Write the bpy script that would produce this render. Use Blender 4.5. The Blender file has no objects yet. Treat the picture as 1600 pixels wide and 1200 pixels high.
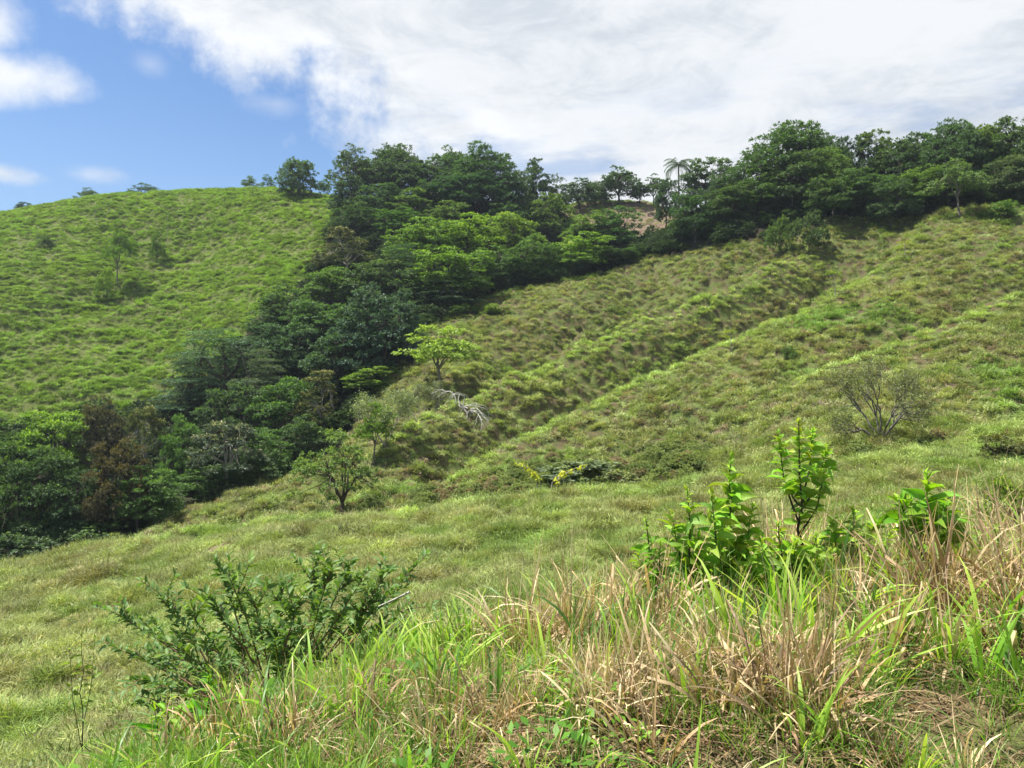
import bpy, math, random
import numpy as np
from mathutils import Vector, Matrix

C = bpy.context.scene
COL = C.collection
R = math.radians

# ------------------------------------------------------------------ camera
cam_d = bpy.data.cameras.new('camera')
cam_d.sensor_width = 36.0
cam_d.lens = 27.0
cam_d.clip_start = 0.05
cam_d.clip_end = 20000
cam = bpy.data.objects.new('camera', cam_d)
cam.location = (0, 0, 0)
cam.rotation_euler = (R(90), 0, 0)
COL.objects.link(cam)
C.camera = cam

# ------------------------------------------------------------------ light
SUN_EL, SUN_AZ = 66.0, -78.0          # azimuth measured from +Y towards +X
sun_d = bpy.data.lights.new('sun', 'SUN')
sun_d.energy = 4.7
sun_d.angle = R(0.8)
sun_d.color = (1.0, 0.95, 0.86)
sun = bpy.data.objects.new('sun', sun_d)
sdir = Vector((math.sin(R(SUN_AZ)) * math.cos(R(SUN_EL)), math.cos(R(SUN_AZ)) * math.cos(R(SUN_EL)), math.sin(R(SUN_EL))))
sun.rotation_euler = sdir.to_track_quat('Z', 'Y').to_euler()
sun.location = (0, 0, 60)
COL.objects.link(sun)

C.view_settings.view_transform = 'Standard'
C.view_settings.look = 'None'
C.view_settings.exposure = 1.24
C.view_settings.gamma = 1.0
C.view_settings.use_curve_mapping = False
C.cycles.use_denoising = True
C.cycles.denoising_prefilter = 'ACCURATE'
C.cycles.max_bounces = 6
C.cycles.diffuse_bounces = 3
C.cycles.glossy_bounces = 1
C.cycles.transmission_bounces = 3
C.cycles.transparent_max_bounces = 4
C.cycles.volume_bounces = 0
C.cycles.caustics_reflective = False
C.cycles.caustics_refractive = False


class NT:
    """tiny helper for building node trees"""
    def __init__(s, tree):
        s.t = tree
        tree.nodes.clear()

    def n(s, typ, ins=None, **props):
        nd = s.t.nodes.new(typ)
        for k, v in props.items():
            setattr(nd, k, v)
        for k, v in (ins or {}).items():
            s.set(nd, k, v)
        return nd

    def set(s, nd, k, v):
        sock = nd.inputs[k]
        if hasattr(v, 'is_output'):
            s.t.links.new(v, sock)
        elif isinstance(v, bpy.types.Node):
            s.t.links.new(v.outputs[0], sock)
        else:
            sock.default_value = v

    def m(s, op, a, b=0.0, c=0.0, clamp=False):
        nd = s.n('ShaderNodeMath', operation=op, use_clamp=clamp)
        s.set(nd, 0, a)
        s.set(nd, 1, b)
        s.set(nd, 2, c)
        return nd.outputs[0]

    def mapr(s, v, a, b, c=0.0, d=1.0, smooth=True):
        nd = s.n('ShaderNodeMapRange', interpolation_type='SMOOTHSTEP' if smooth else 'LINEAR')
        for i, q in enumerate((v, a, b, c, d)):
            s.set(nd, i, q)
        return nd.outputs[0]

    def mix(s, f, a, b, blend='MIX'):
        nd = s.n('ShaderNodeMix', data_type='RGBA', blend_type=blend)
        s.set(nd, 0, f)
        s.set(nd, 6, a)
        s.set(nd, 7, b)
        return nd.outputs[2]

    def noise(s, vec, scale, detail=4, rough=0.55, dist=0.0):
        nd = s.n('ShaderNodeTexNoise', {'Scale': scale, 'Detail': detail, 'Roughness': rough, 'Distortion': dist})
        s.set(nd, 'Vector', vec)
        return nd.outputs[0]


# ------------------------------------------------------------------ sky and clouds (by direction in the world)
world = bpy.data.worlds.new('World')
C.world = world
world.use_nodes = True
W = NT(world.node_tree)
tc = W.n('ShaderNodeTexCoord').outputs['Generated']
sky = W.n('ShaderNodeTexSky', sky_type='NISHITA', sun_disc=False, sun_elevation=R(SUN_EL), sun_rotation=R(SUN_AZ),
          altitude=300.0, air_density=1.1, dust_density=0.6, ozone_density=1.6)
sep = W.n('ShaderNodeSeparateXYZ', {0: tc})
dx, dy, dz = sep.outputs
az = W.m('ARCTAN2', dx, dy)
el = W.m('ARCSINE', dz)
warp = W.noise(tc, 5.0, 5, 0.55)
warp2 = W.noise(tc, 15.0, 8, 0.66)
wr = W.m('ADD', W.m('MULTIPLY', W.m('SUBTRACT', warp, 0.5), 0.26), W.m('MULTIPLY', W.m('SUBTRACT', warp2, 0.5), 0.17))
# cloud bank: everything above a falling line to the right of the blue gap
line = W.m('MULTIPLY_ADD', az, -0.33, 0.236)
d1 = W.m('SUBTRACT', el, line)
d2 = W.m('MULTIPLY', W.m('ADD', az, 0.505), 0.9)
d3 = W.m('MULTIPLY', W.m('ADD', az, 0.09), 0.9)
dd = W.m('SMOOTH_MAX', W.m('SMOOTH_MIN', d1, d2, 0.04), d3, 0.05)
dd = W.m('ADD', dd, wr)
bank = W.mapr(dd, -0.030, 0.062)


def blob(a0, e0, ra, re, soft=0.9, amp=1.0):
    qa = W.m('DIVIDE', W.m('SUBTRACT', az, a0), ra)
    qe = W.m('DIVIDE', W.m('SUBTRACT', el, e0), re)
    q = W.m('SQRT', W.m('ADD', W.m('MULTIPLY', qa, qa), W.m('MULTIPLY', qe, qe)))
    q = W.m('ADD', q, W.m('MULTIPLY', wr, -7.0))
    return W.m('MULTIPLY', W.mapr(q, 1.15, 1.15 - soft), amp)


cl = bank
for args in ((-0.575, 0.325, 0.085, 0.035, 0.9, .95), (-0.60, 0.37, 0.05, 0.04, 0.9, .9), (-0.60, 0.455, 0.05, 0.04, 0.9, 0.7), (-0.30, 0.335, 0.055, 0.018, 1.3, 0.35),
             (-0.44, 0.36, 0.03, 0.02, 1.2, 0.3), (-0.50, 0.235, 0.05, 0.016, 1.0, 0.7), (-0.60, 0.225, 0.07, 0.014, 1.0, 0.8), (-0.50, 0.45, 0.05, 0.025, 1.2, 0.25)):
    cl = W.m('MAXIMUM', cl, blob(*args))
# thin streaks of blue inside the bank
gap = W.n('ShaderNodeMapping', {'Vector': tc, 'Scale': (3.0, 3.0, 11.0)}).outputs[0]
gapn = W.mapr(W.noise(gap, 1.6, 5, 0.55), 0.50, 0.68)
low = W.mapr(el, 0.40, 0.26)
cl = W.m('MULTIPLY', cl, W.m('SUBTRACT', 1.0, W.m('MULTIPLY', W.m('MULTIPLY', gapn, low), 0.6)))
# cloud tone: white billows with grey undersides
tcs = W.n('ShaderNodeMapping', {'Vector': tc, 'Scale': (1.0, 1.0, 2.6)}).outputs[0]
tone = W.noise(tcs, 2.6, 7, 0.6, 0.5)
tone2 = W.noise(tcs, 9.0, 7, 0.66, 0.6)
tn = W.m('ADD', W.m('MULTIPLY', tone, 0.6), W.m('MULTIPLY', tone2, 0.4))
tn = W.mapr(tn, 0.36, 0.58)
edge = W.mapr(dd, 0.02, 0.14, 0.0, 0.35)
tn = W.m('ADD', tn, W.m('SUBTRACT', 0.12, edge), 0.0, True)
ccol = W.mix(tn, (4.5, 4.85, 5.3, 1), (6.5, 6.65, 6.85, 1))
skyc = W.mix(1.0, sky.outputs[0], (.68, .82, .98, 1), 'MULTIPLY')
hz = W.mapr(el, 0.36, 0.06, 0.0, 0.55)
skyc = W.mix(hz, skyc, (2.9, 4.1, 5.9, 1))
cl = W.m("MULTIPLY", cl, W.mapr(el, -.06, .02))
fin = W.mix(cl, skyc, ccol)
bg = W.n('ShaderNodeBackground', {'Color': fin, 'Strength': 0.064})
W.n('ShaderNodeOutputWorld', {'Surface': bg.outputs[0]})

# ------------------------------------------------------------------ numeric noise
rng = np.random.default_rng(7)
_perm = rng.permutation(4096).astype(np.int64)
_val = rng.random(4096)


def vnoise(x, y, z=0.0):
    x, y, z = np.broadcast_arrays(np.asarray(x, float), np.asarray(y, float), np.asarray(z, float))
    xi, yi, zi = np.floor(x).astype(np.int64), np.floor(y).astype(np.int64), np.floor(z).astype(np.int64)
    fx, fy, fz = x - xi, y - yi, z - zi
    fx, fy, fz = fx * fx * (3 - 2 * fx), fy * fy * (3 - 2 * fy), fz * fz * (3 - 2 * fz)

    def h(i, j, k):
        return _val[_perm[(_perm[(_perm[i & 4095] + j) & 4095] + k) & 4095]]
    a = h(xi, yi, zi) * (1 - fx) + h(xi + 1, yi, zi) * fx
    b = h(xi, yi + 1, zi) * (1 - fx) + h(xi + 1, yi + 1, zi) * fx
    c = h(xi, yi, zi + 1) * (1 - fx) + h(xi + 1, yi, zi + 1) * fx
    d = h(xi, yi + 1, zi + 1) * (1 - fx) + h(xi + 1, yi + 1, zi + 1) * fx
    return (a * (1 - fy) + b * fy) * (1 - fz) + (c * (1 - fy) + d * fy) * fz


def fbm(x, y, z=0.0, o=4):
    s, a, t = 0.0, 1.0, 0.0
    for i in range(o):
        s = s + a * vnoise(x * 2 ** i + 17.3 * i, y * 2 ** i - 9.1 * i, z * 2 ** i + 3.7 * i)
        t += a
        a *= 0.5
    return s / t


def sstep(a, b, x):
    t = np.clip((x - a) / (b - a), 0, 1)
    return t * t * (3 - 2 * t)


# ------------------------------------------------------------------ landform: surveyed profiles (bearing, then pairs of drop and distance)
F = 1200.0
PROF = {
    -400: [(1350, 2), (1330, 4), (1200, 9), (1080, 16), (980, 27), (925, 42), (930, 52), (890, 66), (790, 88), (700, 104), (610, 116), (510, 134), (420, 160), (365, 182), (375, 215)],
    0: [(1380, 2), (1350, 3), (1270, 7), (1180, 11), (1050, 18), (950, 28), (893, 42), (905, 50), (885, 62), (790, 83), (690, 99), (600, 112), (500, 130), (400, 158), (336, 185), (350, 215)],
    100: [(1360, 2.4), (1300, 3.1), (1250, 6), (1140, 12), (1020, 20), (920, 31), (876, 42), (888, 50), (865, 62), (810, 76), (690, 98), (600, 111), (500, 131), (410, 155), (318, 186), (335, 215)],
    200: [(1330, 2.5), (1240, 3.2), (1230, 5.5), (1110, 12), (980, 22), (900, 32), (862, 42), (872, 50), (842, 58), (820, 72), (720, 90), (620, 108), (520, 130), (440, 148), (370, 170), (308, 188), (325, 215)],
    300: [(1300, 2.7), (1200, 3.6), (1180, 6), (1050, 14), (930, 25), (845, 42), (857, 49), (803, 63), (792, 76), (700, 95), (600, 112), (480, 137), (380, 166), (303, 190), (320, 220)],
    400: [(1300, 2.7), (1150, 3.8), (1130, 6), (1040, 13), (900, 26), (833, 41), (848, 47), (790, 60), (758, 70), (748, 82), (640, 100), (540, 115), (450, 135), (370, 160), (298, 186), (316, 215)],
    500: [(1290, 2.7), (1100, 4.2), (1120, 7), (1000, 15), (880, 27), (824, 41), (836, 47), (812, 53), (770, 62), (728, 72), (705, 86), (600, 103), (500, 122), (400, 145), (330, 167), (305, 184), (322, 212)],
    600: [(1290, 2.7), (1060, 4.5), (1080, 8), (970, 15), (870, 27), (815, 40), (825, 46), (800, 51), (745, 59), (688, 66), (680, 73), (625, 86), (560, 100), (480, 120), (400, 140), (340, 158), (320, 172), (335, 205)],
    700: [(1290, 2.7), (1040, 4.8), (1060, 8.5), (950, 16), (860, 28), (802, 39), (812, 45), (790, 50), (765, 56), (720, 62), (638, 71), (633, 77), (603, 82), (550, 95), (505, 108), (480, 118), (430, 135), (370, 150), (330, 165), (325, 180), (345, 215)],
    800: [(1290, 2.7), (1020, 5), (1040, 9), (940, 16), (860, 27), (789, 39), (799, 44), (760, 51), (697, 61), (696, 66), (665, 70), (625, 75), (594, 79), (592, 84), (570, 89), (560, 96), (500, 108), (455, 120), (445, 130), (400, 148), (350, 165), (330, 182), (350, 215)],
    900: [(1290, 2.7), (1000, 5.2), (1010, 9.5), (920, 17), (850, 26), (779, 38), (787, 42), (745, 50), (700, 58), (653, 67), (652, 73), (605, 80), (550, 87), (550, 93), (507, 98), (506, 103), (470, 110), (438, 120), (430, 135), (400, 150), (365, 165), (325, 178), (345, 210)],
    1000: [(1290, 2.7), (980, 5.5), (985, 10), (900, 18), (830, 27), (770, 38), (777, 41), (740, 49), (680, 58), (607, 73), (606, 79), (565, 85), (509, 92), (509, 98), (468, 103), (462, 108), (405, 122), (400, 138), (375, 155), (350, 168), (318, 180), (340, 210)],
    1100: [(1290, 2.7), (970, 5.6), (970, 10), (880, 19), (810, 28), (757, 37), (761, 41), (735, 47), (660, 59), (563, 78), (562, 84), (523, 89), (468, 96), (466, 102), (420, 110), (375, 120), (350, 130), (345, 150), (340, 180)],
    1200: [(1290, 2.7), (955, 5.8), (950, 10), (870, 18), (800, 27), (738, 36), (722, 43), (640, 57), (518, 82), (516, 88), (478, 93), (430, 100), (358, 114), (335, 125), (330, 150)],
    1300: [(1290, 2.7), (940, 5.9), (930, 10), (850, 18), (780, 27), (710, 37), (660, 46), (580, 62), (464, 90), (460, 96), (405, 104), (340, 113), (325, 125), (320, 150)],
    1400: [(1290, 2.7), (930, 6), (915, 10), (840, 18), (770, 27), (682, 41), (620, 52), (540, 66), (440, 86), (370, 100), (328, 110), (315, 122), (310, 150)],
    1600: [(1290, 2.7), (920, 6.2), (900, 10), (830, 18), (750, 27), (690, 36), (600, 50), (520, 62), (430, 78), (360, 92), (320, 102), (305, 115), (300, 145)],
    2100: [(1290, 2.7), (930, 6.2), (910, 10), (830, 18), (740, 27), (670, 36), (570, 50), (490, 62), (400, 78), (330, 92), (290, 102), (280, 115), (280, 145)],
    3200: [(1290, 2.7), (930, 6.2), (830, 18), (650, 36), (470, 62), (300, 92), (280, 145)],
    -1600: [(1350, 2.7), (1250, 6.2), (1100, 18), (950, 36), (850, 62), (700, 92), (450, 145)],
}
P = []
for px, lst in PROF.items():
    th = math.atan((px - 800) / F)
    for py, Y in lst:
        r = Y / math.cos(th)
        P.append((th, math.log(r), (600 - py) / F * Y / r))
    P.append((th, math.log(1.0), -1.55))
    P.append((th, math.log(420.0), 0.09))
    P.append((th, math.log(1500.0), 0.0))
    P.append((th, math.log(4000.0), -0.01))
P = np.array(P)
KR = 0.62


def _k(d2):
    return 0.5 * d2 * np.log(d2 + 1e-12)


PX = np.column_stack([P[:, 0], P[:, 1] * KR])
n = len(P)
D2 = ((PX[:, None, :] - PX[None]) ** 2).sum(-1)
A = np.zeros((n + 3, n + 3))
A[:n, :n] = _k(D2) + np.eye(n) * 1e-5
A[:n, n] = 1
A[:n, n + 1:] = PX
A[n:, :n] = A[:n, n:].T
sol = np.linalg.solve(A, np.concatenate([P[:, 2], np.zeros(3)]))


def base_slope(th, lr):
    th = th.ravel()
    q = lr.ravel() * KR
    out = sol[n] + sol[n + 1] * th + sol[n + 2] * q
    for i in range(n):
        d2 = (th - PX[i, 0]) ** 2 + (q - PX[i, 1]) ** 2
        out += sol[i] * _k(d2)
    return out


TH = np.concatenate([np.linspace(R(-100), R(-38), 36)[:-1], np.linspace(R(-38), R(38), 640), np.linspace(R(38), R(100), 36)[1:]])
LR = np.concatenate([np.linspace(math.log(0.6), math.log(12), 110)[:-1], np.linspace(math.log(12), math.log(45), 150)[:-1],
                     np.linspace(math.log(45), math.log(245), 440)[:-1], np.linspace(math.log(245), math.log(3500), 36)])
# smooth base on every 2nd/3rd line, then interpolated
ti = np.unique(np.concatenate([np.arange(0, len(TH), 4), [len(TH) - 1]]))
ri = np.unique(np.concatenate([np.arange(0, len(LR), 3), [len(LR) - 1]]))
g1, g2 = np.meshgrid(TH[ti], LR[ri])
bs = base_slope(g1, g2).reshape(g1.shape)
tmp = np.array([np.interp(TH, TH[ti], row) for row in bs])
S = np.array([np.interp(LR, LR[ri], tmp[:, j]) for j in range(len(TH))]).T
G1, G2 = np.meshgrid(TH, LR)
RR = np.exp(G2)
GX, GY = RR * np.sin(G1), RR * np.cos(G1)
# crests: (bearing, distance, depth of the gully behind it, width) along each spur
CRESTS = [
    ([(-400, 43, .020), (0, 42.5, .026), (200, 42, .03), (400, 41, .032), (600, 40, .034), (800, 39, .034), (1000, 38, .030), (1120, 37, .022), (1200, 36, .008), (1260, 36, 0)], 0.055, .004),
    ([(640, 54, 0), (700, 57, .018), (770, 60, .028), (800, 61, .03), (900, 67, .034), (1000, 73, .034), (1100, 78, .032), (1200, 82, .030), (1300, 90, .024), (1400, 96, .012), (1480, 100, 0)], 0.05, .006),
    ([(560, 63, 0), (620, 66, .02), (700, 71, .032), (800, 79, .034), (900, 87, .032), (1000, 92, .03), (1100, 96, .026), (1200, 102, .016), (1300, 108, 0)], 0.045, .006),
    ([(740, 86, 0), (800, 89, .02), (900, 98, .026), (1000, 103, .02), (1100, 110, 0)], 0.04, .005),
    ([(-300, 112, .024), (0, 119, .024), (100, 127, .022), (200, 137, .02), (300, 151, .012), (400, 160, 0)], 0.045, .004),
    ([(1250, 30, 0), (1330, 33, .012), (1450, 36, .016), (1600, 40, .014), (2000, 44, .014)], 0.06, .004),
    ([(1150, 60, 0), (1250, 62, .012), (1400, 66, .018), (1600, 72, .018), (2000, 76, .018)], 0.05, .004),
]
RIBF = [1.3, 1.65, 1.5, 1.5, 1.1, 1.4, 1.4]
CRS = np.zeros_like(S)
GUL = np.zeros_like(S)
for (pts, w_, b_), rf_ in zip(CRESTS, RIBF):
    ct = np.array([math.atan((q[0] - 800) / F) for q in pts])
    cl_ = np.array([math.log(q[1] / math.cos(t_)) for q, t_ in zip(pts, ct)])
    ca = np.array([q[2] for q in pts]) * rf_
    lc = np.interp(TH, ct, cl_)[None, :] + 0.03 * (fbm(TH * 7, w_ * 100, 0, 3)[None, :] - 0.5)
    am = np.interp(TH, ct, ca)[None, :]
    t_ = (G2 - lc) / w_
    tp = np.clip(t_, 0, None)
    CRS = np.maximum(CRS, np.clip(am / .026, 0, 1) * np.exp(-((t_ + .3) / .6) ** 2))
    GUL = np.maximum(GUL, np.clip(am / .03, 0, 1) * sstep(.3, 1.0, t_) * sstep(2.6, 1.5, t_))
    S = S - am * tp * np.exp(1 - tp) * sstep(4.5, 2.0, tp) + (am / 0.03) * b_ * np.exp(-(t_ / 1.2) ** 2)
GZ = S * RR

AXIS = np.array([(px_, Y_) for px_, Y_ in ((-400, 58), (0, 66), (200, 74), (350, 79), (450, 86), (560, 93), (650, 103), (720, 116), (800, 132), (900, 150), (960, 168), (1010, 200))], float)
AX_X, AX_Y = (AXIS[:, 0] - 800) / F * AXIS[:, 1], AXIS[:, 1]


def left_side(x, y):
    """1 on the left hill, 0 on the right one"""
    ax = np.interp(y, AX_Y, AX_X)
    return sstep(2.0, -2.0, x - ax) * sstep(58, 66, y)


LEFT = left_side(GX, GY)
# cattle terraces that follow the contours, tussock mounds, small lumps
ampt = sstep(60, 110, RR) * sstep(260, 200, RR)
warpz = GZ + 1.6 * fbm(GX / 9, GY / 9, 0, 3)
terr = fbm(GX / 3.4, warpz / 0.72, GY / 30, 2)
terr2 = fbm(GX / 1.6 + 40, GZ / 0.5, GY / 2.4, 2)
tuss = fbm(GX / 1.3, GY / 1.3, GZ / 0.9, 2)
tuss2 = fbm(GX / 3.4 + 9, GY / 3.4, GZ / 2.5, 3)
far_l = LEFT * sstep(80, 115, RR)
tb = np.sqrt(np.abs(2 * vnoise(GX / 3.2 + 3 * vnoise(GX / 9, GY / 9, 4), warpz / 0.85, GY / 14) - 1) + .015)
disp = far_l * ((tb - .6) * .95 + (terr2 - 0.5) * 0.6)
rt = (1 - LEFT) * sstep(36, 60, RR) * sstep(240, 200, RR)
bil = np.sqrt(np.abs(2 * vnoise(GX / 1.5 + 7, GY / 1.9, GZ / 0.75) - 1) + .02)
disp += rt * ((terr2 - 0.5) * 0.7 + (bil - .6) * .85 + (tuss2 - 0.5) * 0.55) * (1 - CRS * .6)
sp = sstep(9, 20, RR) * (1 - sstep(40, 60, RR))
tuss3 = fbm(GX / .75, GY / .75, 5, 2)
disp += sp * ((tuss - 0.5) * 0.5 + (tuss2 - 0.5) * 0.45 + (tuss3 - .5) * .5)
MOUND = LEFT * (.26 + .36 * tb + .3 * (terr2 - .5)) + (1 - LEFT) * np.where(RR > 48, .28 + .32 * bil + .4 * (terr2 - .5), .45 * tuss + .3 * terr2 + .25 * tuss3)
nr = 1 - sstep(9, 20, RR)
disp += nr * (fbm(GX / 0.6, GY / 0.6, 0, 3) - 0.5) * 0.14 * sstep(1.2, 2.5, RR)
GZ = GZ + disp


def grid_pos(x, y):
    r = np.hypot(x, y)
    a = np.interp(np.arctan2(x, y), TH, np.arange(len(TH)))
    b = np.interp(np.log(r), LR, np.arange(len(LR)))
    return a, b


def ground(x, y, arr=None):
    arr = GZ if arr is None else arr
    x, y = np.asarray(x, float), np.asarray(y, float)
    a, b = grid_pos(x, y)
    a0 = np.clip(np.floor(a).astype(int), 0, len(TH) - 2)
    b0 = np.clip(np.floor(b).astype(int), 0, len(LR) - 2)
    fa, fb = a - a0, b - b0
    return ((arr[b0, a0] * (1 - fa) + arr[b0, a0 + 1] * fa) * (1 - fb) + (arr[b0 + 1, a0] * (1 - fa) + arr[b0 + 1, a0 + 1] * fa) * fb)


def mesh_np(name, verts, faces, mat=None, smooth=True):
    """faces: (n,3) or (n,4) array"""
    me = bpy.data.meshes.new(name)
    verts = np.asarray(verts, dtype=np.float32)
    faces = np.asarray(faces, dtype=np.int32)
    k = faces.shape[1]
    me.vertices.add(len(verts))
    me.vertices.foreach_set('co', verts.ravel())
    me.loops.add(faces.size)
    me.loops.foreach_set('vertex_index', faces.ravel())
    me.polygons.add(len(faces))
    me.polygons.foreach_set('loop_start', np.arange(0, faces.size, k, dtype=np.int32))
    me.polygons.foreach_set('loop_total', np.full(len(faces), k, dtype=np.int32))
    me.update(calc_edges=True)
    me.polygons.foreach_set('use_smooth', np.full(len(faces), smooth))
    if mat:
        me.materials.append(mat)
    return me


def vattr(me, name, arr, typ='FLOAT', dom='POINT'):
    a = me.attributes.new(name, typ, dom)
    arr = np.asarray(arr, dtype=np.float32)
    key = {'FLOAT': 'value', 'FLOAT_VECTOR': 'vector', 'FLOAT_COLOR': 'color'}[typ]
    a.data.foreach_set(key, arr.ravel())


def link(name, me, parent=None, label=None, cat=None, group=None, kind=None):
    o = bpy.data.objects.new(name, me)
    COL.objects.link(o)
    if parent:
        o.parent = parent
    tag(o, label, cat, group, kind)
    return o


def tag(o, label=None, cat=None, group=None, kind=None):
    for k, v in (('label', label), ('category', cat), ('group', group), ('kind', kind)):
        if v:
            o[k] = v


def inpoly(x, y, poly):
    c = np.zeros(np.shape(x), bool)
    n_ = len(poly)
    for i in range(n_):
        x1, y1 = poly[i]
        x2, y2 = poly[(i + 1) % n_]
        cond = ((y1 > y) != (y2 > y))
        c ^= cond & (x < (x2 - x1) * (y - y1) / (y2 - y1 + 1e-12) + x1)
    return c


def W2(px, Y):
    return ((px - 800) / F * Y, Y)


# woodland floor and the bare field, as outlines on the ground
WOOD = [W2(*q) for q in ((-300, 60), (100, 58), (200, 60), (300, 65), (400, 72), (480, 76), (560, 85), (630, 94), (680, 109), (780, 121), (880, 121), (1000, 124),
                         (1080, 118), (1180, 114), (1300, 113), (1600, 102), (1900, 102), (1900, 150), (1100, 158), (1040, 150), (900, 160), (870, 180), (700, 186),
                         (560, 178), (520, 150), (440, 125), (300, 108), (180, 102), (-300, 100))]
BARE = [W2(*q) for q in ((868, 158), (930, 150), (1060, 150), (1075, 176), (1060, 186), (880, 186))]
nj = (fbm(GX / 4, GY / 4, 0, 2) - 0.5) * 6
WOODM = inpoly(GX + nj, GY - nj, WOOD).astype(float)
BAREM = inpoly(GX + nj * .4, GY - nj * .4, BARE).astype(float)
SCAR = np.zeros_like(GX)
for px_, Y_, ra_ in ((1200, 38, 1.5), (1225, 39, 1.0), (676, 58, .7), (690, 60, .5), (1480, 52, .8), (1010, 30, .4), (700, 36, .6), (330, 33, .9), (80, 36, 1.1)):
    cx_, cy_ = W2(px_, Y_)
    SCAR = np.maximum(SCAR, sstep(1.3, .8, np.hypot(GX - cx_, (GY - cy_) * .8) / ra_ + (fbm(GX / .8, GY / .8, 1, 3) - .5) * 1.2))
BAREM = np.maximum(BAREM, SCAR)


def soil_mat():
    m = bpy.data.materials.new('hill_soil')
    m.use_nodes = True
    t = NT(m.node_tree)
    geo = t.n('ShaderNodeNewGeometry').outputs['Position']
    zl = t.n('ShaderNodeAttribute', attribute_name='left').outputs['Fac']
    zw = t.n('ShaderNodeAttribute', attribute_name='wood').outputs['Fac']
    zb = t.n('ShaderNodeAttribute', attribute_name='bare').outputs['Fac']
    n1 = t.noise(geo, 0.9, 5, 0.6)
    n2 = t.noise(geo, 9.0, 4, 0.65)
    n3 = t.noise(geo, 60.0, 3, 0.6)
    a = t.mix(t.mapr(n2, 0.35, 0.65), (0.055, 0.042, 0.024, 1), (0.12, 0.095, 0.05, 1))
    b = t.mix(t.mapr(n2, 0.35, 0.65), (0.05, 0.075, 0.018, 1), (0.12, 0.15, 0.04, 1))
    c = t.mix(t.mapr(n1, 0.35, 0.62), a, b)
    lc = t.mix(t.mapr(n2, 0.3, 0.7), (0.055, 0.062, 0.02, 1), (0.11, 0.14, 0.035, 1))
    c = t.mix(t.m('MULTIPLY', zl, 0.85), c, lc)
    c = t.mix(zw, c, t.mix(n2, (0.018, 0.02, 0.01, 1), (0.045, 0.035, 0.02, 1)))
    bc = t.mix(t.mapr(n1, 0.4, 0.6), (0.15, 0.10, 0.075, 1), (0.18, 0.16, 0.10, 1))
    bc = t.mix(t.mapr(n2, 0.45, 0.66), bc, (0.085, 0.055, 0.042, 1))
    c = t.mix(zb, c, bc)
    bump = t.n('ShaderNodeBump', {'Strength': 0.7, 'Distance': 0.06, 'Height': t.m('ADD', n2, t.m('MULTIPLY', n3, 0.3))})
    bs_ = t.n('ShaderNodeBsdfPrincipled', {'Base Color': c, 'Roughness': 0.95, 'Normal': bump.outputs[0]})
    bs_.inputs['Specular IOR Level'].default_value = 0.1
    t.n('ShaderNodeOutputMaterial', {'Surface': bs_.outputs[0]})
    return m


nr_, nt_ = GZ.shape
idx = np.arange(nr_ * nt_).reshape(nr_, nt_)
fc = np.stack([idx[:-1, :-1], idx[:-1, 1:], idx[1:, 1:], idx[1:, :-1]], -1).reshape(-1, 4)
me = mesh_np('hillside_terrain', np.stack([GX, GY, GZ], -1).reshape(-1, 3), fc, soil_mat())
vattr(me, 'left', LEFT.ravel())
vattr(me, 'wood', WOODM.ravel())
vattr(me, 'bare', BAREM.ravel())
terrain = link('hillside_terrain', me, kind='structure')
# low plain under and behind everything, out to the horizon
aa = np.linspace(0, 2 * math.pi, 97)[:-1]
ring = np.concatenate([[(0, 0, -19.0)], np.column_stack([np.sin(aa), np.cos(aa), aa * 0]) * 9000 + (0, 0, -60.0)])
fr = np.array([(0, 1 + (i + 1) % 96, 1 + i) for i in range(96)])
plain = link('ground', mesh_np('ground', ring, fr, me.materials[0]), kind='structure')

# ------------------------------------------------------------------ leaf and blade materials
def leafy(name, ramp, use_tint=True, trans=0.35, rough=0.5, spec=0.25, along=True, back=None, noise_scale=None):
    """ramp: list of (position along the blade, colour); the tint of each clump multiplies it"""
    m = bpy.data.materials.new(name)
    m.use_nodes = True
    t = NT(m.node_tree)
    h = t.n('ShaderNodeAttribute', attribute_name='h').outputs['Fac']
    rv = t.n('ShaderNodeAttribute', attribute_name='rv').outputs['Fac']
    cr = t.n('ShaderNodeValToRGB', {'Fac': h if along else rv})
    e = cr.color_ramp.elements
    while len(e) < len(ramp):
        e.new(0.5)
    for q, (p_, c_) in zip(e, ramp):
        q.position = p_
        q.color = (*c_, 1)
    c = cr.outputs[0]
    if use_tint:
        c = t.mix(1.0, c, t.n('ShaderNodeAttribute', attribute_name='tint', attribute_type='INSTANCER').outputs['Color'], 'MULTIPLY')
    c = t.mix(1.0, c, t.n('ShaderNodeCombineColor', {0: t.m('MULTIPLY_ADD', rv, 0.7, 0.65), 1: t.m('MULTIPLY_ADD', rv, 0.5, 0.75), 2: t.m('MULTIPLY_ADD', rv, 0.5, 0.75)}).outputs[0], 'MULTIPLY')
    pr = t.n('ShaderNodeBsdfPrincipled', {'Base Color': c, 'Roughness': rough})
    pr.inputs['Specular IOR Level'].default_value = spec
    tr = t.n('ShaderNodeBsdfTranslucent', {'Color': t.mix(1.0, c, (1.25, 1.25, 0.6, 1), 'MULTIPLY')})
    mx = t.n('ShaderNodeMixShader', {0: trans, 1: pr.outputs[0], 2: tr.outputs[0]})
    t.n('ShaderNodeOutputMaterial', {'Surface': mx.outputs[0]})
    return m


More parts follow.
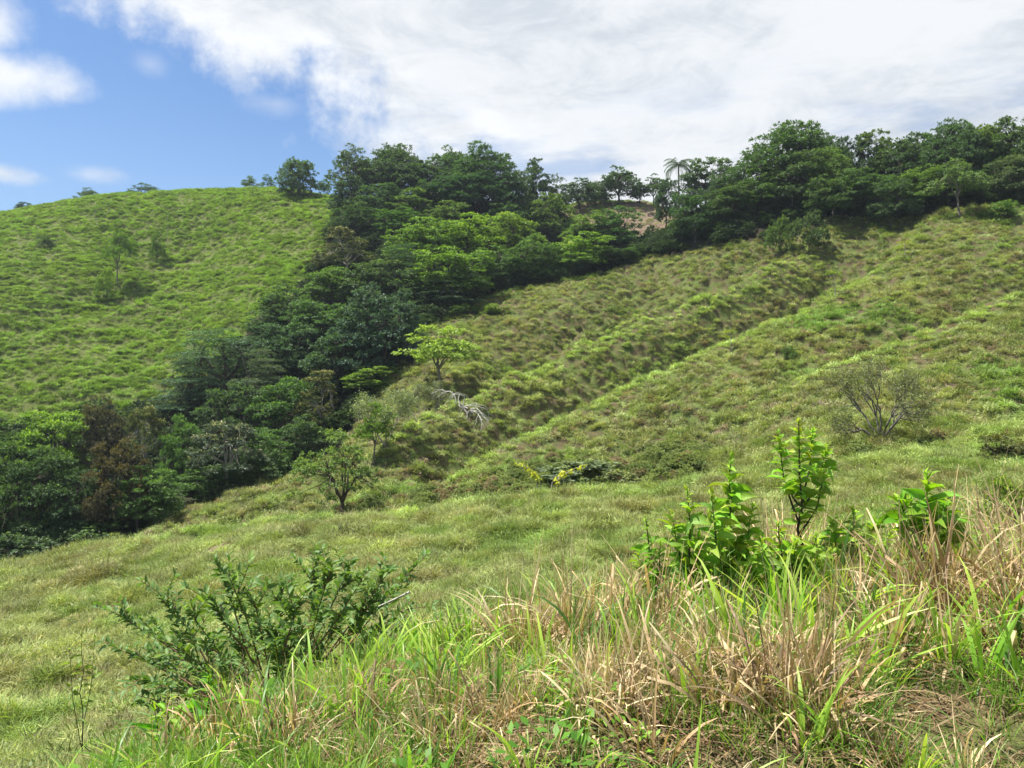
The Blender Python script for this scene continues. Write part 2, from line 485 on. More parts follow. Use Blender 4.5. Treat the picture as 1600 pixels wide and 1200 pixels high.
M_HILL = leafy('hill_grass_blades', [(0.0, (0.75, 0.62, 0.45)), (0.35, (0.95, 0.92, 0.85)), (1.0, (1.1, 1.1, 1.0))], trans=0.3, spec=0.12)
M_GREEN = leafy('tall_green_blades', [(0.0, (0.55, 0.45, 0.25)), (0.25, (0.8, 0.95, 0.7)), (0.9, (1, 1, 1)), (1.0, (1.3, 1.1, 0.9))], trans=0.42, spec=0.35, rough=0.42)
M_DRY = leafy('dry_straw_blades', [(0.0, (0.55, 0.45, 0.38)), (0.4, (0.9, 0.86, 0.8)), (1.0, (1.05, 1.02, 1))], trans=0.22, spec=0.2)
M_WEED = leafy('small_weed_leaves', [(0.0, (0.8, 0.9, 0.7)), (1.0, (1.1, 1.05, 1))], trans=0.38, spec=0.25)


def ribbons(n, rnd, L, wid, segs, spread, lean, droop, z0=0.0, kink=0.0, jit=1.0, face=None, flat=False):
    """n blades, each a tapered ribbon; returns verts, quads, h, rv"""
    V, Q, Hh, Rv = [], [], [], []
    for i in range(n):
        a = rnd.uniform(0, 2 * math.pi)
        rr = spread * math.sqrt(rnd.random())
        p = np.array([rr * math.cos(a), rr * math.sin(a), z0])
        a2 = a + rnd.gauss(0, 0.7) * jit
        d = np.array([math.cos(a2), math.sin(a2), 0.0])
        ln = L * rnd.uniform(0.5, 1.15)
        w = wid * rnd.uniform(0.6, 1.3)
        ang = math.pi / 2 - abs(rnd.gauss(lean, lean * 0.5 + 0.05))   # from horizontal
        if flat:
            ang = rnd.uniform(-0.1, 0.2)
        dr = droop * rnd.uniform(0.3, 1.6)
        fa = a2 + math.pi / 2 + rnd.gauss(0, 0.5)
        s = np.array([math.cos(fa), math.sin(fa), rnd.uniform(-.3, .3)])
        kk = rnd.randint(1, segs) if kink and rnd.random() < kink else -1
        rv = rnd.random()
        b0 = len(V)
        for k in range(segs + 1):
            t = k / segs
            ww = w * (0.55 + 0.9 * t if t < 0.4 else 0.91) * (1 - max(0, (t - 0.35) / 0.65) ** 1.6) * 0.5
            ww = max(ww, 0.0006)
            V.append(p - s * ww)
            V.append(p + s * ww)
            Hh += [t, t]
            Rv += [rv, rv]
            if k < segs:
                if k == kk:
                    ang -= rnd.uniform(0.9, 2.2)
                    a2 += rnd.gauss(0, .5)
                    d = np.array([math.cos(a2), math.sin(a2), 0.0])
                p = p + (d * math.cos(ang) + np.array([0, 0, math.sin(ang)])) * ln / segs
                ang -= dr / segs * (0.4 + 1.4 * t)
                s = s + np.array([rnd.gauss(0, .1), rnd.gauss(0, .1), rnd.gauss(0, .1)])
                s /= np.linalg.norm(s)
        for k in range(segs):
            q = b0 + 2 * k
            Q.append((q, q + 1, q + 3, q + 2))
    return V, Q, Hh, Rv


def merge(parts):
    V, Q, Hh, Rv = [], [], [], []
    for v, q, h, r in parts:
        o = len(V)
        V += list(v)
        Q += [tuple(x + o for x in f) for f in q]
        Hh += list(h)
        Rv += list(r)
    return V, Q, Hh, Rv


def clump_mesh(name, data, mat):
    V, Q, Hh, Rv = data
    me_ = mesh_np(name, np.array(V), np.array(Q), mat)
    vattr(me_, 'h', Hh)
    vattr(me_, 'rv', Rv)
    return me_


def leaf_rosette(n, rnd, rad, hgt, ll, lw):
    """small weed: folded leaves spread through a low dome"""
    V, Q, Hh, Rv = [], [], [], []
    for i in range(n):
        a = rnd.uniform(0, 2 * math.pi)
        rr = rad * math.sqrt(rnd.random())
        z = hgt * (1 - (rr / rad) ** 2) * rnd.uniform(0.25, 1)
        p = np.array([rr * math.cos(a), rr * math.sin(a), z])
        a2 = a + rnd.gauss(0, 0.8)
        el_ = rnd.uniform(-0.3, 0.8)
        d = np.array([math.cos(a2) * math.cos(el_), math.sin(a2) * math.cos(el_), math.sin(el_)])
        s = np.array([-math.sin(a2), math.cos(a2), rnd.uniform(-.4, .4)])
        l_, w_ = ll * rnd.uniform(.6, 1.2), lw * rnd.uniform(.6, 1.2)
        up = np.cross(d, s)
        b = len(V)
        V += [p, p + d * l_ * .5 + s * w_ * .5 + up * w_ * .15, p + d * l_, p + d * l_ * .5 - s * w_ * .5 + up * w_ * .15]
        rv = rnd.random()
        Hh += [0, .5, 1, .5]
        Rv += [rv] * 4
        Q.append((b, b + 1, b + 2, b + 3))
    return V, Q, Hh, Rv


def scatter(name, x, y, z, rot, scl, tint, meshes, pick, kind='stuff'):
    """one object that sows its clumps with geometry nodes"""
    me_ = bpy.data.meshes.new(name)
    pts = np.column_stack([x, y, z]).astype(np.float32)
    me_.vertices.add(len(pts))
    me_.vertices.foreach_set('co', pts.ravel())
    vattr(me_, 'rot', rot, 'FLOAT_VECTOR')
    vattr(me_, 'scl', scl, 'FLOAT_VECTOR')
    vattr(me_, 'tint', np.column_stack([tint, np.ones(len(tint))]), 'FLOAT_COLOR')
    pa = me_.attributes.new('pick', 'INT', 'POINT')
    pa.data.foreach_set('value', np.asarray(pick, dtype=np.int32))
    o = link(name, me_, kind=kind)
    coll = bpy.data.collections.new(name + '_clumps')
    for i, q in enumerate(meshes):
        po = bpy.data.objects.new('%s_clump' % name, q)
        coll.objects.link(po)
    ng = bpy.data.node_groups.new(name, 'GeometryNodeTree')
    ng.interface.new_socket('Geometry', in_out='INPUT', socket_type='NodeSocketGeometry')
    ng.interface.new_socket('Geometry', in_out='OUTPUT', socket_type='NodeSocketGeometry')
    nn = ng.nodes
    gi, go = nn.new('NodeGroupInput'), nn.new('NodeGroupOutput')
    ip = nn.new('GeometryNodeInstanceOnPoints')
    ci = nn.new('GeometryNodeCollectionInfo')
    ci.inputs['Collection'].default_value = coll
    ci.inputs['Separate Children'].default_value = True
    ci.inputs['Reset Children'].default_value = True
    ip.inputs['Pick Instance'].default_value = True

    def na(nm, typ):
        k = nn.new('GeometryNodeInputNamedAttribute')
        k.data_type = typ
        k.inputs['Name'].default_value = nm
        return k.outputs['Attribute']
    L = ng.links.new
    L(gi.outputs[0], ip.inputs['Points'])
    L(ci.outputs[0], ip.inputs['Instance'])
    L(na('pick', 'INT'), ip.inputs['Instance Index'])
    er = nn.new('FunctionNodeEulerToRotation')
    L(na('rot', 'FLOAT_VECTOR'), er.inputs[0])
    L(er.outputs[0], ip.inputs['Rotation'])
    L(na('scl', 'FLOAT_VECTOR'), ip.inputs['Scale'])
    L(ip.outputs[0], go.inputs[0])
    md = o.modifiers.new('sow', 'NODES')
    md.node_group = ng
    return o


def sow(n_, r0, r1, half=37.5, seed=1):
    g = np.random.default_rng(seed)
    th = g.uniform(-R(half), R(half), n_)
    r = np.sqrt(g.uniform(r0 * r0, r1 * r1, n_))
    return r * np.sin(th), r * np.cos(th), r, g


def lerp(a, b, t):
    return np.asarray(a)[None, :] * (1 - t[:, None]) + np.asarray(b)[None, :] * t[:, None]


def hill_tint(x, y, g, left):
    z = ground(x, y)
    n1 = sstep(.38, .64, fbm(x / 7, y / 7, z / 5, 4))
    n2 = sstep(.35, .66, fbm(x / 1.7 + 50, y / 1.7, z / 1.3, 3))
    n3 = sstep(.60, .78, fbm(x / 11 + 90, y / 11, z / 9, 3))
    olive, straw, brown, fresh = (.185, .245, .070), (.31, .34, .13), (.20, .175, .10), (.16, .27, .06)
    c = lerp(olive, straw, n1 * .5 + .15)
    k = n2 * .52
    c = c * (1 - k[:, None]) + np.asarray(brown)[None] * k[:, None]
    c = c * (1 - n3[:, None] * .8) + np.asarray(fresh)[None] * n3[:, None] * .8
    l1, l2 = (.215, .34, .062), (.15, .235, .05)
    cl_ = lerp(l1, l2, n2)
    cl_ = cl_ * (1 - n1[:, None] * .25) + np.asarray((.28, .36, .08))[None] * n1[:, None] * .25
    # paler turf on the spurs' crests, duller in gullies: relief shading put into the tint
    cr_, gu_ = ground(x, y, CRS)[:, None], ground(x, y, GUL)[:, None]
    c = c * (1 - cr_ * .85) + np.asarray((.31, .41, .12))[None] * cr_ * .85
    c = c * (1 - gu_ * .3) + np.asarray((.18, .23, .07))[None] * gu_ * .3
    lf = left[:, None]
    c = c * (1 - lf) + cl_ * lf
    dead = (g.random(len(x)) < .09 * (1 - left))[:, None]
    c = np.where(dead, np.asarray((.24, .19, .13))[None], c)
    return c * np.array((1.22, 1.28, 1.38)) * (g.uniform(.55, 1.3, len(x)) * np.where(left > .5, 1, 1))[:, None] * (1 - left * .14)[:, None]


rd = random.Random(11)
far_meshes = [clump_mesh('tussock', merge([ribbons(30, rd, .62, .05, 2, .28, .75, 1.5), leaf_rosette(50, rd, .42, .42, .26, .055)]), M_HILL) for _ in range(5)]
near_meshes = [clump_mesh('short_tuft', merge([leaf_rosette(60, rd, .27, .24, .16, .018), ribbons(46, rd, .36, .011, 3, .2, .7, 1.8)]), M_HILL) for _ in range(6)]
weed_meshes = [clump_mesh('weed', leaf_rosette(70, rd, .34, .3, .085, .05), M_WEED) for _ in range(4)]


def euler(g, n_, tilt=.25):
    return np.column_stack([g.normal(0, tilt, n_), g.normal(0, tilt, n_), g.uniform(0, 2 * math.pi, n_)])


def zone(x, y, arr):
    return ground(x, y, arr)


# pasture of the far slopes
x, y, r, g = sow(385000, 44, 235, 44, seed=3)
lf, wd, br = zone(x, y, LEFT), zone(x, y, WOODM), zone(x, y, BAREM)
keep = (wd < .5) & (g.random(len(x)) > br * .80) & (g.random(len(x)) < np.where(lf > .5, 1.0, np.clip(1.25 - r / 160, .5, 1)) * (.22 + .78 * sstep(.40, .52, zone(x, y, MOUND))))
x, y, r, lf = x[keep], y[keep], r[keep], lf[keep]
nn_ = len(x)
s_ = g.uniform(.6, 1.3, nn_) * np.where(lf > .5, .92, .85) * (.75 + .5 * fbm(x / 3, y / 3, 0, 2))
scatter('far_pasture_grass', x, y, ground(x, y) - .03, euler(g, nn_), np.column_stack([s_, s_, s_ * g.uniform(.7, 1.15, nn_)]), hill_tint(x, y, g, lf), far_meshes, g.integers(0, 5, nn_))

# grass of the near spur and lower slopes
x, y, r, g = sow(88000, 7, 52, 55, seed=4)
keep = g.random(len(x)) < np.clip(1.4 - r / 70, .3, 1) * (.3 + .7 * sstep(.38, .54, zone(x, y, MOUND))) * (1 - zone(x, y, BAREM) * .9)
x, y, r = x[keep], y[keep], r[keep]
nn_ = len(x)
s_ = g.uniform(.5, 1.5, nn_) ** 1.2 * (.65 + .011 * r) * (.45 + 1.05 * fbm(x / 1.2, y / 1.2, 0, 3))
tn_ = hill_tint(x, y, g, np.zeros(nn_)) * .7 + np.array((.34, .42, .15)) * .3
pt = sstep(.5, .66, fbm(x / 2.2 + 11, y / 2.2, 6, 4))[:, None]
tn_ = tn_ * (1 - pt * .5) + np.array((.22, .19, .10)) * pt * .5
gp = sstep(.56, .68, fbm(x / 1.6 + 71, y / 1.6, 3, 3))[:, None]
tn_ = tn_ * (1 - gp * .6) + np.array((.15, .27, .05)) * gp * .6
tn_ *= (g.uniform(.5, 1.25, nn_) * (.66 + .72 * fbm(x / .9, y / .9, 4, 3)))[:, None] * np.array((1.02, 1.03, 1.0))
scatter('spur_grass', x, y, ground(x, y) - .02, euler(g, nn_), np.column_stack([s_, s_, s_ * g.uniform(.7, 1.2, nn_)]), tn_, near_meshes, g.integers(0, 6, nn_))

# broad-leaved weeds and low scrub between the grass, thickest in the gullies
x, y, r, g = sow(31000, 8, 150, 44, seed=5)
dens = sstep(.56, .72, fbm(x / 5 + 30, y / 5, 0, 4)) * .5 + np.where(r < 45, .10, .035)
wd, lf = zone(x, y, WOODM), zone(x, y, LEFT)
keep = (g.random(len(x)) < dens) & (wd < .5) & (lf < .5)
x, y, r = x[keep], y[keep], r[keep]
nn_ = len(x)
s_ = g.uniform(.5, 1.5, nn_) * (.5 + .013 * r)
tn_ = lerp((.07, .125, .035), (.15, .24, .06), g.random(nn_))
scatter('low_weeds', x, y, ground(x, y) - .02, euler(g, nn_, .15), np.column_stack([s_, s_, s_]), tn_, weed_meshes, g.integers(0, 4, nn_))

# ------------------------------------------------------------------ foreground bank
green_meshes, dry_meshes, litter_meshes, fine_meshes = [], [], [], []
for k in range(7):
    green_meshes.append(clump_mesh('tall_green_grass', merge([ribbons(8, rd, .60, .025, 6, .07, .28, 1.0, kink=.2), ribbons(9, rd, .34, .015, 5, .09, .7, 1.1, kink=.2), ribbons(4, rd, .5, .006, 4, .05, .2, .3)]), M_GREEN))
for k in range(7):
    dry_meshes.append(clump_mesh('dry_straw_grass', merge([ribbons(12, rd, .50, .015, 6, .10, .40, 1.3, kink=.6), ribbons(12, rd, .52, .007, 4, .08, .22, .35, kink=.3), ribbons(10, rd, .38, .020, 6, .12, .9, 1.6, kink=.5)]), M_DRY))
for k in range(5):
    litter_meshes.append(clump_mesh('fallen_straw', merge([ribbons(26, rd, .24, .009, 3, .22, 1.4, .2, z0=.02, kink=.4, jit=3, flat=True)]), M_DRY))
for k in range(5):
    fine_meshes.append(clump_mesh('fine_green_grass', merge([ribbons(40, rd, .17, .005, 3, .10, .5, .9)]), M_GREEN))


def edge_r(x, y):
    """distance of the brow of the bank on this bearing"""
    px = 800 + F * x / y
    return np.interp(px, [-200, 0, 200, 400, 600, 800, 1000, 1200, 1400, 1600, 1900], [2.6, 2.9, 3.3, 3.9, 4.6, 5.1, 5.6, 5.9, 6.1, 6.3, 6.4])


BALD = [(W2(1480, 3.3), .42), (W2(1140, 3.0), .34), (W2(1300, 2.75), .3), (W2(800, 2.6), .15)]


def bald(x, y):
    k = np.zeros(len(x))
    for (bx, by), rr in BALD:
        k = np.maximum(k, sstep(1.25, .7, np.hypot(x - bx, y - by) / rr))
    return k


def front(n_, seed, r0=1.6, r1=8.5):
    x, y, r, g = sow(int(n_ * 66 / 41), r0, r1, 66, seed)
    px = 800 + F * x / y
    return x, y, r, px, g


x, y, r, px, g = front(3300, 21)
er = edge_r(x, y)
cl_n = fbm(x / .7, y / .7, 3, 3)
d = np.where(y < er + .4, 1, np.clip(1 - (y - er - .4) / 1.4, .0, 1)) * (1 - bald(x, y) * .97)
d *= np.clip(.38 + 1.3 * (cl_n - .42), .05, 1) * np.interp(px, [100, 500, 900, 1200, 1600], [1.0, 1.25, 1.2, .85, .9])
d *= np.interp(y / er, [.45, .7, 1.0], [.35, .8, 1.1])
keep = g.random(len(x)) < d
x, y, r, px = x[keep], y[keep], r[keep], px[keep]
nn_ = len(x)
s_ = g.uniform(.65, 1.2, nn_) * np.interp(px, [0, 300, 700, 950, 1200, 1600], [.5, .54, .64, .8, 1.0, 1.1]) * np.interp(y / edge_r(x, y), [.4, .8, 1], [.65, .9, 1.1])
tn_ = lerp((.19, .38, .04), (.38, .50, .09), g.random(nn_) ** 1.3)
tn_ = np.where((g.random(nn_) < .25)[:, None], lerp((.09, .20, .04), (.13, .25, .07), g.random(nn_)), tn_)
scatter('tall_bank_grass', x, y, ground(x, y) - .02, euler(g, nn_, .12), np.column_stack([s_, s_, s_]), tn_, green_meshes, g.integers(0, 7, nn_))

x, y, r, px, g = front(4600, 22)
er = edge_r(x, y)
cl_n = fbm(x / .8 + 9, y / .8, 7, 3)
d = np.where(y < er + .4, 1, np.clip(1 - (y - er - .4) / 1.2, 0, 1)) * (1 - bald(x, y) * .97)
d *= np.clip(.55 + 2.4 * (cl_n - .45), .08, 1.1) * np.interp(px, [50, 300, 600, 900, 1250, 1600], [.55, .55, .65, .85, 1.1, 1.1])
keep = g.random(len(x)) < d * .8
x, y, r, px = x[keep], y[keep], r[keep], px[keep]
nn_ = len(x)
s_ = g.uniform(.55, 1.15, nn_) * np.interp(px, [0, 300, 700, 950, 1200, 1600], [.5, .55, .72, .9, 1.2, 1.32]) * np.interp(y / edge_r(x, y), [.4, .8, 1], [.6, .9, 1.15]) * (.75 + .6 * sstep(.4, .6, fbm(x / .7, y / .7, 9, 2)))
tn_ = lerp((.33, .235, .125), (.66, .56, .35), g.random(nn_))
tn_ = np.where((g.random(nn_) < .25)[:, None], lerp((.20, .13, .08), (.30, .22, .14), g.random(nn_)), tn_)
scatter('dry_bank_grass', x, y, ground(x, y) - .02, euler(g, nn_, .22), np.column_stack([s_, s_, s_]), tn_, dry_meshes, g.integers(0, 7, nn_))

x, y, r, px, g = front(1900, 23, r1=8)
nn_ = len(x)
s_ = g.uniform(.6, 1.2, nn_)
tn_ = lerp((.17, .12, .07), (.40, .32, .19), g.random(nn_) ** 1.5)
scatter('fallen_straw_litter', x, y, ground(x, y) + .005, euler(g, nn_, .06), np.column_stack([s_, s_, s_]), tn_, litter_meshes, g.integers(0, 5, nn_))

x, y, r, px, g = front(7500, 24, r1=9)
cl_n = fbm(x / .5 + 30, y / .5, 7, 3)
keep = g.random(len(x)) < np.clip(.25 + 2.5 * (cl_n - .47), .03, 1) * (1 - .8 * bald(x, y))
x, y = x[keep], y[keep]
nn_ = len(x)
s_ = g.uniform(.6, 1.4, nn_)
tn_ = lerp((.11, .24, .03), (.22, .34, .06), g.random(nn_))
scatter('fine_bank_grass', x, y, ground(x, y) - .005, euler(g, nn_, .15), np.column_stack([s_, s_, s_]), tn_, fine_meshes, g.integers(0, 5, nn_))

x, y, r, px, g = front(2600, 25, r1=14)
cl_n = fbm(x / .9 + 60, y / .9, 7, 3)
dl = np.interp(px, [0, 250, 500, 1600], [1, .6, .25, .25]) * np.clip(.2 + 3 * (cl_n - .5), .05, 1)
keep = g.random(len(x)) < dl
x, y = x[keep], y[keep]
nn_ = len(x)
s_ = g.uniform(.35, .8, nn_)
tn_ = lerp((.09, .22, .025), (.19, .36, .04), g.random(nn_))
scatter('small_bank_weeds', x, y, ground(x, y) - .01, euler(g, nn_, .15), np.column_stack([s_, s_, s_]), tn_, weed_meshes, g.integers(0, 4, nn_))

# ------------------------------------------------------------------ trees
def foliage_mat(name, cream=0.0, spec=0.22, trans=0.3):
    m = bpy.data.materials.new(name)
    m.use_nodes = True
    t = NT(m.node_tree)
    oi = t.n('ShaderNodeObjectInfo')
    rv = t.n('ShaderNodeAttribute', attribute_name='rv').outputs['Fac']
    h = t.n('ShaderNodeAttribute', attribute_name='h').outputs['Fac']
    tint = t.n('ShaderNodeAttribute', attribute_name='tint', attribute_type='INSTANCER').outputs['Color']
    c = oi.outputs['Color']
    # yellower and paler with h, which paints lit tops onto the tree crowns
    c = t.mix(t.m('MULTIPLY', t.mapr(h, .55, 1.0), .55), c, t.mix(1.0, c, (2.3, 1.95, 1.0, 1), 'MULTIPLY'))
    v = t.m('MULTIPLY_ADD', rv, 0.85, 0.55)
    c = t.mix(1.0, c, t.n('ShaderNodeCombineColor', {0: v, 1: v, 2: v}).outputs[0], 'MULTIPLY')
    if cream:
        f = t.m('MULTIPLY', t.mapr(h, .62, .9), t.mapr(rv, 1 - cream, 1.1 - cream))
        c = t.mix(f, c, (.52, .45, .30, 1))
    pr = t.n('ShaderNodeBsdfPrincipled', {'Base Color': c, 'Roughness': 0.5})
    pr.inputs['Specular IOR Level'].default_value = spec
    tr = t.n('ShaderNodeBsdfTranslucent', {'Color': t.mix(1.0, c, (1.3, 1.4, 0.6, 1), 'MULTIPLY')})
    mx = t.n('ShaderNodeMixShader', {0: trans, 1: pr.outputs[0], 2: tr.outputs[0]})
    t.n('ShaderNodeOutputMaterial', {'Surface': mx.outputs[0]})
    return m


def bark_mat(name, a, b, scale=8.0):
    m = bpy.data.materials.new(name)
    m.use_nodes = True
    t = NT(m.node_tree)
    co = t.n('ShaderNodeTexCoord').outputs['Object']
    mp = t.n('ShaderNodeMapping', {'Vector': co, 'Scale': (1, 1, .25)}).outputs[0]
    nz = t.noise(mp, scale, 5, .65)
    c = t.mix(t.mapr(nz, .35, .65), (*a, 1), (*b, 1))
    bp = t.n('ShaderNodeBump', {'Strength': .6, 'Distance': .02, 'Height': nz})
    pr = t.n('ShaderNodeBsdfPrincipled', {'Base Color': c, 'Roughness': .9, 'Normal': bp.outputs[0]})
    pr.inputs['Specular IOR Level'].default_value = .15
    t.n('ShaderNodeOutputMaterial', {'Surface': pr.outputs[0]})
    return m


M_LEAF = foliage_mat('tree_leaves')
M_CREAM = foliage_mat('flowering_leaves', cream=.55)
M_BARK = bark_mat('dark_bark', (.045, .035, .026), (.12, .10, .08))
M_GREYB = bark_mat('grey_bark', (.10, .085, .07), (.20, .18, .15))
M_PALE = bark_mat('pale_bark', (.22, .20, .17), (.40, .37, .32))
M_DEAD = bark_mat('dead_wood', (.34, .32, .29), (.55, .52, .48), 14)


def tube_data(pts, rad, sides=5):
    pts = [np.asarray(p, float) for p in pts]
    V, Q = [], []
    for i, p in enumerate(pts):
        a = pts[max(i - 1, 0)]
        b = pts[min(i + 1, len(pts) - 1)]
        d = b - a
        d = d / (np.linalg.norm(d) + 1e-9)
        u = np.cross(d, (0, 0, 1) if abs(d[2]) < .9 else (1, 0, 0))
        u /= np.linalg.norm(u)
        v = np.cross(d, u)
        for k in range(sides):
            an = 2 * math.pi * k / sides
            V.append(p + (u * math.cos(an) + v * math.sin(an)) * rad[i])
    for i in range(len(pts) - 1):
        for k in range(sides):
            k2 = (k + 1) % sides
            Q.append((i * sides + k, i * sides + k2, (i + 1) * sides + k2, (i + 1) * sides + k))
    return V, Q


class Wood:
    def __init__(s):
        s.V, s.Q = [], []

    def tube(s, pts, rad, sides=5):
        v, q = tube_data(pts, rad, sides)
        o = len(s.V)
        s.V += v
        s.Q += [tuple(x + o for x in f) for f in q]

    def mesh(s, name, mat):
        return mesh_np(name, np.array(s.V), np.array(s.Q), mat)


def bent(p, q, rnd, n_=4, wob=.12, sag=0.0):
    p, q = np.asarray(p, float), np.asarray(q, float)
    L = np.linalg.norm(q - p)
    out = []
    for i in range(n_ + 1):
        t = i / n_
        w = math.sin(math.pi * t)
        out.append(p + (q - p) * t + w * np.array([rnd.gauss(0, wob), rnd.gauss(0, wob), rnd.gauss(0, wob * .6) + sag]) * L * .6)
    return out


def leaves_np(name, pos, outd, hh, size, asp, g, mat, flat=.6):
    """diamond leaves, folded on the midrib; outd: preferred direction of each"""
    k = len(pos)
    d = outd + g.normal(0, .55, (k, 3))
    d[:, 2] -= .15
    d /= np.linalg.norm(d, axis=1)[:, None] + 1e-9
    up = np.column_stack([g.normal(0, 1 - flat, k), g.normal(0, 1 - flat, k), np.ones(k)]) + outd * .5
    s = np.cross(d, up)
    s /= np.linalg.norm(s, axis=1)[:, None] + 1e-9
    nrm = np.cross(s, d)
    L = (size * g.uniform(.55, 1.3, k))[:, None]
    w = L * asp * .5
    v = np.stack([pos, pos + d * L * .45 + s * w + nrm * w * .35, pos + d * L - nrm * L * .08, pos + d * L * .45 - s * w + nrm * w * .35], 1).reshape(-1, 3)
    f = np.arange(4 * k).reshape(k, 4)
    m = mesh_np(name, v, f, mat, smooth=False)
    rvv = g.random(k)
    vattr(m, 'h', np.repeat(hh, 4))
    vattr(m, 'rv', np.repeat(rvv, 4))
    return m


def make_tree(seed, H=10.0, Wd=10.0, low=.25, pads=50, pr=1.2, flat=.5, nleaf=240, lsize=.34, asp=.55, shape='dome', trunk_r=.22, fork=.3,
              mat=None, bark=None, rough=.35, limbs=True, name='crown', lflat=.6, tuftiness=1.0):
    """tree of height H and crown width Wd, as (trunk mesh with its limbs, crown mesh of leaves)"""
    rnd = random.Random(seed)
    g = np.random.default_rng(seed)
    wd = Wood()
    lean = np.array([rnd.gauss(0, .25), rnd.gauss(0, .25), 0])
    top = np.array([lean[0], lean[1], H * fork])
    tp = bent((0, 0, -.6), top, rnd, 5, .03)
    wd.tube(tp, np.linspace(trunk_r * 1.25, trunk_r * .8, 6), 7)
    zc = H * low
    ch = H * (1 - low)
    P_ = []
    tries = 0
    while len(P_) < pads and tries < 6000:
        tries += 1
        a = rnd.uniform(0, 2 * math.pi)
        u = rnd.random()
        if shape == 'umbrella':
            rr = math.sqrt(rnd.random())
            zz = zc + ch * ((1 - rr ** 2.4) * rnd.uniform(.7, 1.0) * .92) + rnd.uniform(-.05, .05) * ch
        elif shape == 'open':
            rr = math.sqrt(rnd.uniform(.0, 1))
            zz = zc + ch * (rnd.uniform(.1, .95) * math.sqrt(max(0, 1 - rr ** 2 * .9)))
        elif shape == 'layer':
            k_ = rnd.randint(0, 5) / 5
            rr = math.sqrt(rnd.random()) * (1 - .65 * k_ ** 1.6)
            zz = zc + ch * (k_ * .9 + rnd.uniform(-.03, .03)) - rr * ch * .08
        else:
            # points on the skin of a dome, some inside it
            el_ = math.asin(rnd.uniform(-.25, 1))
            ra = rnd.uniform(.75, 1.0) if rnd.random() < .8 else rnd.uniform(.3, .7)
            rr = math.cos(el_) ** .8 * ra
            zz = zc + ch * (.26 + (math.sin(el_) * ra) * .68)
        lump = 1 + rough * (float(fbm(math.cos(a) * 1.1 + seed, math.sin(a) * 1.1, zz / H * 2.2, 2)) - .5) * 2
        p = np.array([math.cos(a) * rr * Wd / 2 * lump * .88, math.sin(a) * rr * Wd / 2 * lump * .88, min(zz * (1 + (lump - 1) * .4), H)])
        if any(np.linalg.norm((p - q[0]) * (1, 1, 1.6)) < pr * .5 for q in P_):
            continue
        P_.append((p, pr * rnd.uniform(.6, 1.25)))
    hubs = []
    nh = 5 if pads > 14 else 3
    for i in range(nh):
        a = 2 * math.pi * (i + rnd.random() * .6) / nh
        rr = Wd * .5 * rnd.uniform(.3, .5)
        hub = np.array([math.cos(a) * rr, math.sin(a) * rr, H * (fork + (1 - fork) * rnd.uniform(.35, .6))]) + lean
        hubs.append(hub)
        wd.tube(bent(tp[-1] - (0, 0, .05), hub, rnd, 4, .09), np.linspace(trunk_r * .7, trunk_r * .3, 5), 5)
    hubs.append(np.array([lean[0], lean[1], H * (fork + (1 - fork) * .55)]))
    wd.tube(bent(tp[-1], hubs[-1], rnd, 3, .06), np.linspace(trunk_r * .75, trunk_r * .3, 4), 5)
    pos, od, hh = [], [], []
    for p, r_ in P_:
        if limbs:
            hb = min(hubs, key=lambda q: np.linalg.norm(q - p))
            wd.tube(bent(hb, p - (0, 0, r_ * flat * .3), rnd, 3, .08), np.linspace(trunk_r * .28, trunk_r * .06, 4), 3)
        k = int(nleaf * (r_ / pr) ** 2)
        # little twigs of leaves inside the pad, so that it breaks up
        nt_ = max(4, int(k / 14))
        v = g.normal(0, 1, (nt_, 3))
        v /= np.linalg.norm(v, axis=1)[:, None]
        v[:, 2] = np.abs(v[:, 2]) * 1.0 - .25
        tw = v * (g.uniform(.35, 1.05, nt_) ** .6)[:, None]
        pick = g.integers(0, nt_, k)
        q = tw[pick] + g.normal(0, .11 * tuftiness, (k, 3))
        pp = p + q * r_ * np.array([1, 1, flat])
        o_ = q * np.array([1, 1, .6]) + (p - np.array([0, 0, H * .45])) / Wd * .5
        o_ /= np.linalg.norm(o_, axis=1)[:, None] + 1e-9
        pos.append(pp)
        od.append(o_)
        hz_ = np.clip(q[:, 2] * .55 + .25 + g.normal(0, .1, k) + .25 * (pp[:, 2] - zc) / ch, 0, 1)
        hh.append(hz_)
    pos, od, hh = np.concatenate(pos), np.concatenate(od), np.concatenate(hh)
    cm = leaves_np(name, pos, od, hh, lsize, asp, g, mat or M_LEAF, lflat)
    tm = wd.mesh('trunk', bark or M_BARK)
    return tm, cm, H, Wd


